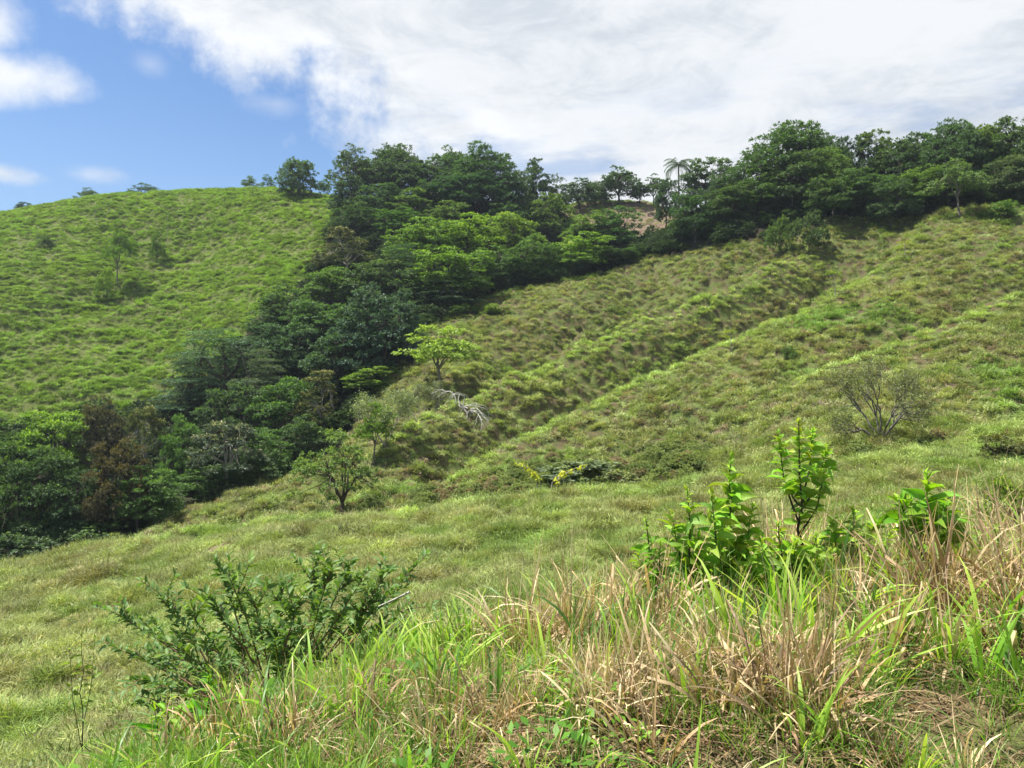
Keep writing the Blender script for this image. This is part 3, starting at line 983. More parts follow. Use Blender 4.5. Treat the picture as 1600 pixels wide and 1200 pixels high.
def make_twiggy(seed, H, Wd, mat, bark, nleaf=900, lsize=.16, lean=0.0, levels=4, r0=.12, stems=3, spread=(.35, .9), upl=.05):
    """open crooked tree: stems that fork again and again, a few leaves on the twigs"""
    rnd = random.Random(seed)
    g = np.random.default_rng(seed)
    wd = Wood()
    tips = []

    def grow(p, d, L, r, lv):
        q = p + d * L
        q = q + np.array([rnd.gauss(0, .08), rnd.gauss(0, .08), rnd.gauss(0, .05)]) * L
        wd.tube(bent(p, q, rnd, 3, .09), np.linspace(r, r * .62, 4), 5 if lv < 2 else 3)
        if lv >= levels:
            tips.append((q, d))
            return
        if lv >= levels - 3:
            tips.append((q, d))
        for k in range(rnd.choice((2, 3, 3))):
            nd = d + np.array([rnd.gauss(0, .55), rnd.gauss(0, .55), rnd.gauss(upl + .06 * lv, .3)])
            nd[2] = max(nd[2], -.12)
            nd /= np.linalg.norm(nd)
            grow(q, nd, L * rnd.uniform(.6, .82), r * .6, lv + 1)
    for k in range(stems):
        a = 2 * math.pi * (k + rnd.random() * .5) / stems
        sp_ = rnd.uniform(*spread)
        d = np.array([math.cos(a) * sp_ + lean, math.sin(a) * sp_, 1.0])
        d /= np.linalg.norm(d)
        grow(np.array([math.cos(a) * r0 * .6, math.sin(a) * r0 * .6, -.1]), d, H * .34, r0, 0)
    vv = np.array(wd.V)
    mx = max(vv[:, 2].max(), .1)
    wx = max(np.abs(vv[:, :2]).max(), .1)
    sc = np.array([Wd / 2 / wx, Wd / 2 / wx, H / mx])
    wd.V = list(vv * sc)
    tp = np.array([t_[0] for t_ in tips]) * sc
    td = np.array([t_[1] for t_ in tips])
    pk = g.integers(0, len(tp), nleaf)
    pos = tp[pk] + g.normal(0, .035 * H, (nleaf, 3)) - td[pk] * g.uniform(0, .07 * H, nleaf)[:, None]
    od = td[pk] + g.normal(0, .5, (nleaf, 3))
    cm = leaves_np('crown', pos, od, g.uniform(.2, 1, nleaf), lsize, .5, g, mat, .4)
    return wd.mesh('trunk', bark), cm, H, Wd


SP = {}
SP['dense'] = [make_tree(100 + i, low=.10, pads=120, pr=1.05, flat=.6, nleaf=190, lsize=.30, rough=.55) for i in range(4)]
SP['lush'] = [make_tree(200 + i, low=.18, pads=95, pr=1.2, flat=.42, nleaf=230, lsize=.31, rough=.5, lflat=.8) for i in range(3)]
SP['umbrella'] = [make_tree(300 + i, H=12, Wd=16, low=.30, pads=190, pr=1.4, flat=.45, nleaf=165, lsize=.36, asp=.5, shape='umbrella', trunk_r=.34, fork=.26, rough=.3) for i in range(3)]
SP['spread'] = [make_tree(350 + i, H=12, Wd=14, low=.40, pads=80, pr=1.25, flat=.35, nleaf=170, lsize=.32, asp=.5, shape='umbrella', trunk_r=.30, fork=.26, rough=.4) for i in range(2)]
SP['round'] = [make_tree(370, H=7.5, Wd=10, low=.04, pads=110, pr=1.0, flat=.7, nleaf=200, lsize=.30, rough=.25, trunk_r=.2)]
SP['feather'] = [make_tree(400 + i, H=10, Wd=13, low=.25, pads=80, pr=1.7, flat=.16, nleaf=250, lsize=.26, asp=.35, shape='layer', rough=.5, lflat=.85) for i in range(2)]
SP['cream'] = [make_tree(500 + i, low=.35, pads=60, pr=1.15, flat=.38, nleaf=200, lsize=.32, shape='umbrella', mat=M_CREAM, bark=M_PALE, rough=.4) for i in range(2)]
SP['tall'] = [make_tree(600 + i, H=11, Wd=7, low=.3, pads=46, pr=1.05, flat=.5, nleaf=200, lsize=.34, fork=.4, rough=.6) for i in range(3)]
SP['airy'] = [make_tree(700 + i, H=7, Wd=6.5, low=.42, pads=40, pr=.85, flat=.4, nleaf=190, lsize=.25, shape='open', bark=M_GREYB, fork=.32, trunk_r=.13, rough=.6) for i in range(3)]
SP['shrub'] = [make_tree(800 + i, H=3, Wd=3.6, low=.02, pads=34, pr=.6, flat=.6, nleaf=130, lsize=.20, trunk_r=.06, fork=.15, rough=.6) for i in range(3)]
SP['bare'] = [make_twiggy(900, 4.6, 7.2, M_LEAF, M_GREYB, nleaf=8000, lsize=.12, levels=5, r0=.10, stems=7, spread=(.1, 1.9), upl=-.03)]
SP['twiggy'] = [make_twiggy(910 + i, 6, 7.5, M_LEAF, M_PALE, nleaf=5200, lsize=.19, levels=5, r0=.11, stems=2 + i) for i in range(2)]
SP['sapling'] = [make_tree(950 + i, H=4, Wd=2.4, low=.62, pads=7, pr=.55, flat=.3, nleaf=90, lsize=.2, shape='umbrella', bark=M_PALE, trunk_r=.045, fork=.7, rough=.3) for i in range(2)]
SP['openbig'] = [make_tree(970, H=6.2, Wd=5.6, low=.26, pads=52, pr=.66, flat=.5, nleaf=190, lsize=.17, shape='dome', trunk_r=.16, fork=.3, rough=.7),
                 make_tree(975, H=6.2, Wd=5.6, low=.3, pads=26, pr=.72, flat=.24, nleaf=220, lsize=.17, shape='layer', trunk_r=.13, fork=.3, rough=.7)]

tr_rng = random.Random(5)
BASE0 = S * RR


def solve_Y(px, pytop, H, y0=56, y1=205):
    ys = np.arange(y0, y1, .5)
    xs = (px - 800) / F * ys
    f = ground(xs, ys, BASE0) + H - (600 - pytop) / F * ys
    k = np.where((f[:-1] < 0) & (f[1:] >= 0))[0]
    return float(ys[k[0]]) if len(k) else (y0 if f[0] >= 0 else None)


COLR = {
    'dark': (.072, .128, .050), 'deep': (.053, .102, .046), 'mid': (.095, .17, .045), 'bright': (.155, .255, .045), 'blue': (.075, .138, .070),
    'brown': (.10, .095, .055), 'rust': (.115, .135, .05), 'pale': (.145, .215, .07), 'yellow': (.26, .34, .045), 'lime': (.17, .27, .04), 'grey': (.165, .205, .115), 'paleyellow': (.25, .34, .085), 'airygreen': (.12, .165, .065),
    'creamy': (.085, .11, .040), 'silver': (.09, .13, .08),
}


def plant(kind, name, px, pytop, wpx, col, label, H=None, Y=None, cat='tree', group=None, seed=None, zs=1.0, base=None, rot=None):
    """stand one tree so that its top reaches the sight line of (px, pytop)"""
    if Y is None:
        Y = solve_Y(px, pytop, H or 10)
        if Y is None:
            print('no place for', label)
            return None
        if group == WOODG:
            for _k in range(40):
                if float(ground((px - 800) / F * Y, Y - 2.0, WOODM)) > .5:
                    break
                Y += 1
    x = (px - 800) / F * Y
    gz = float(ground(x, Y))
    Hh = (600 - pytop) / F * Y - gz
    if Hh < .6 or Hh > 24:
        print('odd height %.1f for %s Y=%.0f' % (Hh, label, Y))
        Hh = min(max(Hh, 1.2), 16)
    v = SP[kind]
    tm, cm, ph, pw = v[(tr_rng.randrange(len(v)) if seed is None else seed) % len(v)]
    o = bpy.data.objects.new(name, None)
    COL.objects.link(o)
    o.empty_display_size = .5
    o.location = (x, Y, gz - .1)
    sw = wpx / F * Y / pw
    o.scale = (sw, sw, (Hh + .1) / ph)
    o.rotation_euler = (0, 0, tr_rng.uniform(0, 6.28) if rot is None else rot)
    tag(o, label, cat, group)
    a = link('trunk', tm, o)
    b = link('crown', cm, o)
    c = COLR[col]
    j = [tr_rng.uniform(.85, 1.18) for _ in range(3)]
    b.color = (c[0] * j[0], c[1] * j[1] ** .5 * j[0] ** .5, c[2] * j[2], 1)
    return o


SKY = 'trees along the skyline of the far ridge'
RIDGE = 'trees along the top of the right hillside'
WOODG = 'trees of the wood filling the valley'
T = [
    # --- skyline, left to right
    ('round', 'round_tree', 467, 247, 68, 'dark', 'lone round dark tree on the crest of the green hill, left of the wood', dict(Y=180, group=SKY)),
    ('spread', 'umbrella_tree', 553, 229, 92, 'dark', 'open-branched spreading tree at the left end of the skyline wood, sky through its boughs', dict(Y=166, group=SKY)),
    ('umbrella', 'umbrella_tree', 622, 224, 118, 'dark', 'flat-topped spreading tree second from the left on the skyline wood', dict(Y=170, group=SKY)),
    ('spread', 'umbrella_tree', 690, 231, 96, 'mid', 'thin-crowned spreading tree between two heavier ones on the skyline', dict(Y=172, group=SKY)),
    ('umbrella', 'broad_domed_tree', 752, 231, 150, 'dark', 'broadest domed tree of the skyline wood, right of its middle', dict(Y=160, group=SKY, seed=1)),
    ('dense', 'broadleaf_tree', 742, 262, 130, 'deep', 'dark dense tree filling the space beneath the broadest dome', dict(Y=157, group=SKY)),
    ('tall', 'ragged_tree', 836, 250, 46, 'dark', 'ragged tall tree with bare twigs just right of the broad dome', dict(Y=168, group=SKY)),
    ('dense', 'broadleaf_tree', 862, 276, 60, 'dark', 'dark tree at the right foot of the ragged tall tree', dict(Y=170, group=SKY)),
    ('dense', 'broadleaf_tree', 853, 304, 92, 'mid', 'rounded mid-green tree below the ragged tree, above the bare field', dict(Y=156, group=WOODG)),
    ('dense', 'broadleaf_tree', 905, 280, 62, 'dark', 'low dark tree on the saddle left of the small dome', dict(Y=178, group=SKY)),
    ('umbrella', 'broadleaf_tree', 930, 284, 46, 'dark', 'thin low tree squeezed against the left of the saddle dome', dict(Y=181, group=SKY)),
    ('dense', 'small_domed_tree', 968, 261, 76, 'dark', 'neat dark dome on the saddle above the bare field', dict(Y=180, group=SKY)),
    ('airy', 'sparse_tree', 1022, 271, 46, 'dark', 'see-through sparse tree between the saddle dome and the palm', dict(Y=181, group=SKY)),
    ('tall', 'low_tree', 1000, 288, 34, 'deep', 'low dark trees with trunks showing right beside the saddle dome', dict(Y=180, group=SKY)),
    ('dense', 'broadleaf_tree', 1104, 250, 96, 'dark', 'rounded dark tree immediately right of the palm', dict(Y=150, group=SKY)),
    ('dense', 'low_tree', 1040, 278, 46, 'deep', 'low dark tree under the palm at the edge of the bare field', dict(Y=158, group=SKY)),
    # --- right ridge
    ('umbrella', 'broad_domed_tree', 1236, 197, 182, 'dark', 'largest domed tree on the right ridge, standing above its neighbours', dict(Y=126, group=RIDGE, seed=2)),
    ('dense', 'broadleaf_tree', 1085, 300, 86, 'dark', 'dark bushy tree at the lower left end of the right ridge row', dict(Y=121, group=RIDGE)),
    ('lush', 'broadleaf_tree', 1146, 290, 92, 'dark', 'second tree from the lower left end of the right ridge row', dict(Y=120, group=RIDGE)),
    ('lush', 'broadleaf_tree', 1186, 262, 90, 'mid', 'mid-green tree tucked under the left flank of the largest dome', dict(Y=121, group=RIDGE)),
    ('dense', 'broadleaf_tree', 1236, 240, 120, 'dark', 'dense tree directly below the largest dome', dict(Y=120, group=RIDGE)),
    ('umbrella', 'broadleaf_tree', 1296, 232, 104, 'mid', 'flat-layered tree under the right shoulder of the largest dome', dict(Y=118, group=RIDGE)),
    ('dense', 'broadleaf_tree', 1332, 212, 74, 'deep', 'dark round top just right of the largest dome', dict(Y=124, group=RIDGE)),
    ('tall', 'broadleaf_tree', 1371, 206, 62, 'mid', 'small pointed top standing up mid-way along the right ridge', dict(Y=122, group=RIDGE)),
    ('lush', 'broadleaf_tree', 1352, 262, 104, 'dark', 'lower broad tree at the grass edge below the small pointed top', dict(Y=112, group=RIDGE)),
    ('lush', 'broadleaf_tree', 1418, 214, 98, 'dark', 'wide dark tree right of the small pointed top', dict(Y=117, group=RIDGE)),
    ('dense', 'broadleaf_tree', 1432, 262, 96, 'mid', 'leaning layered tree at the grass edge left of the pale-trunked tree', dict(Y=109, group=RIDGE)),
    ('umbrella', 'broadleaf_tree', 1486, 192, 124, 'dark', 'tall spreading tree behind the pale-trunked tree', dict(Y=114, group=RIDGE)),
    ('lush', 'broadleaf_tree', 1540, 196, 104, 'mid', 'tall tree second from the right end of the ridge', dict(Y=113, group=RIDGE)),
    ('dense', 'broadleaf_tree', 1604, 176, 116, 'dark', 'tallest tree at the right edge of the photo on the ridge', dict(Y=110, group=RIDGE)),
    ('lush', 'broadleaf_tree', 1592, 242, 84, 'silver', 'silvery low tree at the right edge below the tallest one', dict(Y=103, group=RIDGE)),
    ('dense', 'broadleaf_tree', 1540, 262, 84, 'deep', 'deep green low tree right of the pale-trunked tree', dict(Y=108, group=RIDGE)),
    ('airy', 'pale_trunked_tree', 1500, 240, 84, 'pale', 'small tree with a slender pale forked trunk in front of the right ridge row', dict(Y=100, group=RIDGE, seed=1)),
    ('shrub', 'shrub', 1266, 322, 50, 'dark', 'dense rounded shrub at the grass edge below the largest dome', dict(Y=107, cat='shrub')),
    ('shrub', 'shrub', 1216, 338, 36, 'mid', 'smaller shrub left of the dense rounded one under the right ridge trees', dict(Y=110, cat='shrub')),
    ('shrub', 'shrub', 1566, 312, 52, 'mid', 'loose shrub on the grass below the right end of the ridge row', dict(Y=97, cat='shrub')),
    ('dense', 'broadleaf_tree', 590, 246, 110, 'dark', 'dark crown filling the gap between the two leftmost spreading skyline trees', dict(Y=172, group=SKY)),
    ('dense', 'broadleaf_tree', 655, 250, 110, 'deep', 'shaded crown under the flat-topped spreading skyline tree', dict(Y=167, group=SKY)),
    ('umbrella', 'umbrella_tree', 716, 236, 90, 'dark', 'flat crown touching the left flank of the broadest skyline dome', dict(Y=169, group=SKY)),
    ('dense', 'broadleaf_tree', 800, 266, 70, 'dark', 'dark tree against the right flank of the broadest skyline dome', dict(Y=163, group=SKY)),
    ('dense', 'broadleaf_tree', 700, 276, 100, 'deep', 'deep green tree in the shade below the thin-crowned spreading tree', dict(Y=158, group=SKY)),
    ('umbrella', 'broadleaf_tree', 1290, 206, 96, 'dark', 'dark crown on the right shoulder of the largest ridge dome', dict(Y=130, group=RIDGE)),
    ('dense', 'broadleaf_tree', 1400, 222, 90, 'deep', 'deep green crown behind the small pointed ridge top', dict(Y=125, group=RIDGE)),
    ('dense', 'broadleaf_tree', 1452, 206, 90, 'dark', 'dark crown between the wide dark ridge tree and the tall spreading one', dict(Y=121, group=RIDGE)),
    ('dense', 'broadleaf_tree', 1516, 206, 90, 'deep', 'dark crown between the tall spreading tree and its right neighbour', dict(Y=119, group=RIDGE)),
    ('dense', 'broadleaf_tree', 1572, 196, 90, 'dark', 'dark crown second in from the right edge of the photo on the ridge', dict(Y=117, group=RIDGE)),
    ('dense', 'broadleaf_tree', 1300, 276, 90, 'dark', 'low dark tree at the grass edge right below the largest ridge dome', dict(Y=112, group=RIDGE)),
    ('lush', 'broadleaf_tree', 1392, 280, 80, 'dark', 'low layered tree at the grass edge below the wide dark ridge tree', dict(Y=107, group=RIDGE)),
    ('dense', 'broadleaf_tree', 1480, 268, 90, 'deep', 'low dark tree directly behind the pale forked trunk', dict(Y=107, group=RIDGE)),
    ('dense', 'broadleaf_tree', 1140, 262, 80, 'dark', 'dark tree bridging the gap between the palm and the largest ridge dome', dict(Y=140, group=RIDGE)),
    # --- upper wood
    ('dense', 'broadleaf_tree', 547, 276, 76, 'deep', 'dark tree at the left corner of the wood touching the green hill crest', dict(Y=160, group=WOODG)),
    ('dense', 'broadleaf_tree', 600, 290, 84, 'dark', 'dark tree below the flat-topped skyline tree', dict(Y=156, group=WOODG)),
    ('tall', 'broadleaf_tree', 646, 296, 62, 'mid', 'narrow mid-green tree in the middle of the upper wood', dict(Y=152, group=WOODG)),
    ('dense', 'broadleaf_tree', 560, 318, 80, 'dark', 'dark tree against the grass at the upper left side of the wood', dict(Y=150, group=WOODG)),
    ('lush', 'broadleaf_tree', 622, 326, 88, 'mid', 'layered tree above the bright canopy, left', dict(Y=146, group=WOODG)),
    ('lush', 'broadleaf_tree', 696, 318, 84, 'mid', 'pale-topped layered tree above the bright canopy, right', dict(Y=146, group=WOODG)),
    ('dense', 'broadleaf_tree', 790, 322, 90, 'dark', 'dark tree between the broad dome and the bright canopy', dict(Y=150, group=WOODG)),
    ('lush', 'bright_green_tree', 656, 346, 134, 'bright', 'bright yellow-green canopy tree, leftmost of the bright ones mid-wood', dict(H=10, group=WOODG)),
    ('lush', 'bright_green_tree', 735, 342, 132, 'bright', 'bright yellow-green canopy tree, middle of the bright ones mid-wood', dict(H=10.5, group=WOODG)),
    ('lush', 'bright_green_tree', 802, 336, 100, 'bright', 'bright yellow-green canopy tree, rightmost of the bright ones mid-wood', dict(H=10, group=WOODG)),
    ('dense', 'broadleaf_tree', 836, 366, 84, 'mid', 'mid-green tree left of the banana plant', dict(H=9, group=WOODG)),
    ('lush', 'bright_green_tree', 700, 384, 140, 'bright', 'broad bright tree in the lower tier of the bright canopy', dict(H=9.5, group=WOODG)),
    ('dense', 'broadleaf_tree', 772, 388, 104, 'mid', 'mid-green tree under the right of the bright canopy', dict(H=9, group=WOODG)),
    ('dense', 'broadleaf_tree', 832, 406, 84, 'dark', 'dark tree at the grass edge below the banana plant', dict(H=8, group=WOODG)),
    ('cream', 'flowering_tree', 541, 362, 104, 'creamy', 'cream-flowered tree at the left edge of the wood against the green hill', dict(H=8, group=WOODG)),
    ('dense', 'broadleaf_tree', 600, 396, 116, 'dark', 'dark tree right of the upper cream-flowered tree', dict(H=9, group=WOODG)),
    ('feather', 'feathery_tree', 622, 380, 84, 'deep', 'dark feathery-tiered tree overlapping the bright canopy on its left', dict(H=10, group=WOODG)),
    ('feather', 'feathery_tree', 706, 424, 136, 'deep', 'dark tiered tree overhanging the steep grass edge mid-wood', dict(H=10, group=WOODG)),
    ('dense', 'broadleaf_tree', 766, 428, 84, 'deep', 'deep shaded tree above the steep grass edge', dict(H=8, group=WOODG)),
    # --- middle wood
    ('lush', 'broadleaf_tree', 521, 418, 118, 'mid', 'mid-green tree below the upper cream-flowered tree', dict(H=9, group=WOODG)),
    ('dense', 'broadleaf_tree', 601, 446, 132, 'blue', 'bulky blue-green tree in the centre of the wood', dict(H=11, group=WOODG)),
    ('dense', 'broadleaf_tree', 450, 448, 104, 'dark', 'dark tree at the hill edge, centre left of the wood', dict(H=9, group=WOODG)),
    ('lush', 'bright_green_tree', 500, 464, 112, 'mid', 'greener tree between the bulky centre tree and the hill edge', dict(H=9, group=WOODG)),
    ('dense', 'broadleaf_tree', 560, 484, 128, 'blue', 'blue-green tree in front of the bulky centre tree', dict(H=10, group=WOODG)),
    ('dense', 'broadleaf_tree', 622, 500, 100, 'blue', 'dark rounded tree above the steep grass gully', dict(H=9, group=WOODG)),
    ('lush', 'broadleaf_tree', 446, 498, 110, 'blue', 'silvery layered tree just right of the tiered feathery tree', dict(H=9, group=WOODG)),
    ('dense', 'broadleaf_tree', 520, 522, 116, 'dark', 'dark tree in the lower middle of the wood', dict(H=9, group=WOODG)),
    ('feather', 'feathery_tree', 352, 518, 190, 'blue', 'widest feathery tree with flat blue-green tiers on the left hill edge', dict(H=10, group=WOODG)),
    ('feather', 'feathery_tree', 296, 552, 128, 'blue', 'lower feathery tree at the left end of the tiered crowns', dict(H=9, group=WOODG)),
    ('feather', 'feathery_tree', 412, 548, 110, 'silver', 'pale tiered tree at the right end of the feathery crowns', dict(H=9, group=WOODG)),
    ('cream', 'flowering_tree', 500, 584, 78, 'creamy', 'cream-topped tree on a bare pale stem in the middle of the valley', dict(H=8, group=WOODG)),
    ('lush', 'bright_green_tree', 581, 568, 94, 'bright', 'low light-green tree at the right side of the wood above the grey twiggy tree', dict(H=6, group=WOODG)),
    ('dense', 'bright_green_tree', 440, 590, 118, 'mid', 'fresh green tree below the feathery crowns', dict(H=9, group=WOODG)),
    ('dense', 'broadleaf_tree', 360, 600, 110, 'dark', 'dark tree below the widest feathery tree', dict(H=9, group=WOODG)),
    ('dense', 'broadleaf_tree', 470, 650, 90, 'dark', 'shaded tree at the valley bottom right of the pale flowered dome', dict(H=8, group=WOODG)),
    ('dense', 'broadleaf_tree', 410, 672, 84, 'mid', 'green tree above the grass edge right of the pale flowered dome', dict(H=7, group=WOODG)),
    # --- lower left wood
    ('lush', 'bright_green_tree', 78, 632, 132, 'bright', 'light green tree at the top of the wood near the left edge of the photo', dict(H=10, group=WOODG)),
    ('dense', 'broadleaf_tree', 6, 656, 110, 'mid', 'green tree cut by the left edge of the photo at the top of the wood', dict(H=10, group=WOODG)),
    ('dense', 'rusty_tree', 163, 622, 76, 'brown', 'rusty-leaved tree, left of the two at the top of the lower wood', dict(H=9, group=WOODG)),
    ('cream', 'rusty_tree', 229, 628, 72, 'rust', 'rusty tree with a pale top, right of the rusty-leaved one in the lower wood', dict(H=9, group=WOODG)),
    ('dense', 'brown_leaved_tree', 182, 686, 96, 'brown', 'dark brown-leaved tree in the heart of the lower wood', dict(H=9, group=WOODG)),
    ('dense', 'brown_leaved_tree', 232, 730, 100, 'mid', 'green tree tinged brown below the dark brown one', dict(H=8, group=WOODG)),
    ('lush', 'broadleaf_tree', 284, 652, 80, 'mid', 'light green tree touching the left of the pale flowered dome', dict(H=9, group=WOODG)),
    ('cream', 'flowering_tree', 350, 652, 128, 'silver', 'pale flowered dome with grey bare boughs in the lower wood', dict(H=8, group=WOODG)),
    ('dense', 'broadleaf_tree', 334, 728, 96, 'mid', 'green tree at the grass edge under the pale flowered dome', dict(H=7, group=WOODG)),
    ('dense', 'broadleaf_tree', 392, 706, 80, 'dark', 'dark tree at the grass edge right of the pale flowered dome', dict(H=6, group=WOODG)),
    ('dense', 'brown_leaved_tree', 272, 776, 90, 'brown', 'brown-tinged dark tree just above the grass edge', dict(H=6, group=WOODG)),
    ('airy', 'small_pale_tree', 214, 776, 50, 'pale', 'small pale-topped tree with a thin stem at the lower grass edge', dict(Y=60, group=WOODG)),
    ('dense', 'broadleaf_tree', 52, 700, 136, 'dark', 'large dark tree below the light green one by the left edge', dict(H=10, group=WOODG)),
    ('dense', 'broadleaf_tree', 122, 736, 110, 'deep', 'deep shaded tree left of the brown-leaved trees', dict(H=9, group=WOODG)),
    ('dense', 'broadleaf_tree', 10, 762, 112, 'dark', 'dark tree cut by the left edge of the photo low in the wood', dict(H=8, group=WOODG)),
    ('dense', 'broadleaf_tree', 100, 792, 120, 'dark', 'dark tree in the bottom corner of the wood above the near spur', dict(H=7, group=WOODG)),
    ('shrub', 'shrub', 34, 830, 110, 'dark', 'dark bush at the very bottom left of the wood', dict(Y=56, cat='shrub')),
    ('shrub', 'shrub', 168, 812, 90, 'mid', 'green bush along the lower grass edge of the wood', dict(Y=59, cat='shrub')),
    # --- right part of the wood under the bare field
    ('lush', 'bright_green_tree', 960, 326, 86, 'mid', 'vine-draped green dome standing before the bare field', dict(Y=146, group=WOODG)),
    ('lush', 'bright_green_tree', 918, 334, 84, 'bright', 'flat bright tree touching the left of the vine-draped dome', dict(Y=147, group=WOODG)),
    ('lush', 'bright_green_tree', 908, 366, 96, 'bright', 'bright layered tree right of the banana plant', dict(H=8, group=WOODG)),
    ('dense', 'broadleaf_tree', 958, 386, 84, 'dark', 'dark tree at the grass edge below the vine-draped dome', dict(H=6.5, group=WOODG)),
    ('dense', 'broadleaf_tree', 900, 404, 84, 'dark', 'dark tree at the grass edge below the banana plant, right', dict(H=6, group=WOODG)),
    ('dense', 'broadleaf_tree', 1000, 384, 44, 'mid', 'low bushy tree at the bottom of the bare field', dict(H=5, group=WOODG)),
    ('dense', 'broadleaf_tree', 1070, 344, 46, 'dark', 'dark tree between the bare field and the right ridge row', dict(Y=125, group=WOODG)),
    ('shrub', 'shrub', 722, 474, 44, 'mid', 'small green bush at the wood edge above the steep gully', dict(Y=112, cat='shrub')),
    ('shrub', 'shrub', 776, 474, 46, 'lime', 'light green shrub on the slope below the wood edge', dict(Y=111, cat='shrub')),
    # --- trees standing alone on the slopes
    ('airy', 'yellow_green_tree', 690, 496, 118, 'paleyellow', 'yellow-green tree with separate leafy tiers alone on the gully slope', dict(Y=82, seed=1)),
    ('openbig', 'dark_trunked_tree', 527, 676, 120, 'pale', 'green tree with a dark trunk just behind the crest of the near spur', dict(Y=50, seed=0)),
    ('airy', 'slender_tree', 583, 628, 66, 'lime', 'light green slender tree between the dark-trunked tree and the wood', dict(Y=62, seed=2)),
    ('twiggy', 'grey_twiggy_tree', 604, 606, 130, 'grey', 'grey twiggy thin-leaved tree behind the light green slender tree', dict(Y=64, seed=1)),
    ('twiggy', 'grey_twiggy_tree', 664, 596, 96, 'grey', 'low grey twiggy bush-like tree below the yellow-green tiered tree', dict(Y=74, seed=0)),
    ('bare', 'half_bare_tree', 1376, 552, 190, 'airygreen', 'half-bare crooked tree alone on the right hillside', dict(Y=41)),
    ('sapling', 'young_tree', 1306, 420, 34, 'lime', 'spindly young tree with a pale leaning stem on the right hillside', dict(Y=86, seed=0)),
    ('sapling', 'young_tree', 1142, 514, 34, 'yellow', 'yellow-topped young tree on the middle rib of the right hillside', dict(Y=76, seed=1)),
    ('sapling', 'young_tree', 1416, 374, 26, 'yellow', 'tiny yellow-topped young tree high on the right hillside', dict(Y=92, seed=1)),
    ('shrub', 'shrub', 1232, 536, 26, 'mid', 'small dark upright shrub on the right hillside above the tallest sapling', dict(Y=70, cat='shrub')),
    ('shrub', 'low_bush', 908, 716, 150, 'grey', 'wide low dark bush in the gully behind the yellow-leaved branch', dict(Y=49, cat='shrub')),
    ('shrub', 'low_bush', 980, 734, 90, 'grey', 'dark end of the low scrub right of the wide bush in the gully', dict(Y=46, cat='shrub')),
    ('shrub', 'shrub', 1582, 790, 70, 'lime', 'bright green bush at the right edge of the photo behind the bank grass', dict(Y=17, cat='shrub')),
    ('shrub', 'dead_leaved_bush', 1570, 672, 90, 'rust', 'dry brown-leaved bush at the right edge of the hillside', dict(Y=32, cat='shrub')),
    # --- left hill
    ('airy', 'small_tree', 184, 342, 46, 'lime', 'small umbrella-shaped tree with a white trunk on the green hill', dict(Y=151, seed=0)),
    ('sapling', 'small_tree', 152, 318, 18, 'lime', 'thin dark tree high on the green hill left of the white-trunked one', dict(Y=172)),
    ('sapling', 'thin_tree', 262, 326, 13, 'lime', 'thin pole-like tree near the crest of the green hill', dict(Y=168)),
    ('shrub', 'shrub', 246, 354, 22, 'bright', 'dark bush on the green hill beside the pole-like tree', dict(Y=162, cat='shrub')),
    ('shrub', 'shrub', 164, 418, 26, 'bright', 'fresh green bush at the foot of the white-trunked tree', dict(Y=146, cat='shrub')),
    ('shrub', 'shrub', 76, 366, 28, 'mid', 'dark low bush far left on the green hill', dict(Y=162, cat='shrub')),
    ('spread', 'far_tree', 140, 292, 46, 'dark', 'flat treetop showing above the green hill crest, left', dict(Y=215, group='treetops beyond the green hill')),
    ('spread', 'far_tree', 232, 286, 52, 'dark', 'darkest treetop showing above the middle of the green hill crest', dict(Y=215, group='treetops beyond the green hill')),
    ('spread', 'far_tree', 204, 293, 30, 'dark', 'smaller treetop touching the darkest one above the crest', dict(Y=212, group='treetops beyond the green hill')),
    ('dense', 'far_tree', 36, 316, 28, 'deep', 'dark treetop above the crest near the left edge of the photo', dict(Y=208, group='treetops beyond the green hill')),
    ('airy', 'far_tree', 390, 272, 28, 'pale', 'pale sprig of a treetop beside the post on the crest', dict(Y=205, group='treetops beyond the green hill')),
    ('spread', 'far_tree', 420, 272, 26, 'mid', 'low treetop between the post and the lone round tree', dict(Y=208, group='treetops beyond the green hill')),
    ('dense', 'far_tree', 506, 279, 22, 'mid', 'small treetop between the lone round tree and the wood', dict(Y=186, group=SKY)),
]
for kind, name, px, pt, w_, col, lab, kw in T:
    plant(kind, name, px, pt, w_, col, lab, **kw)

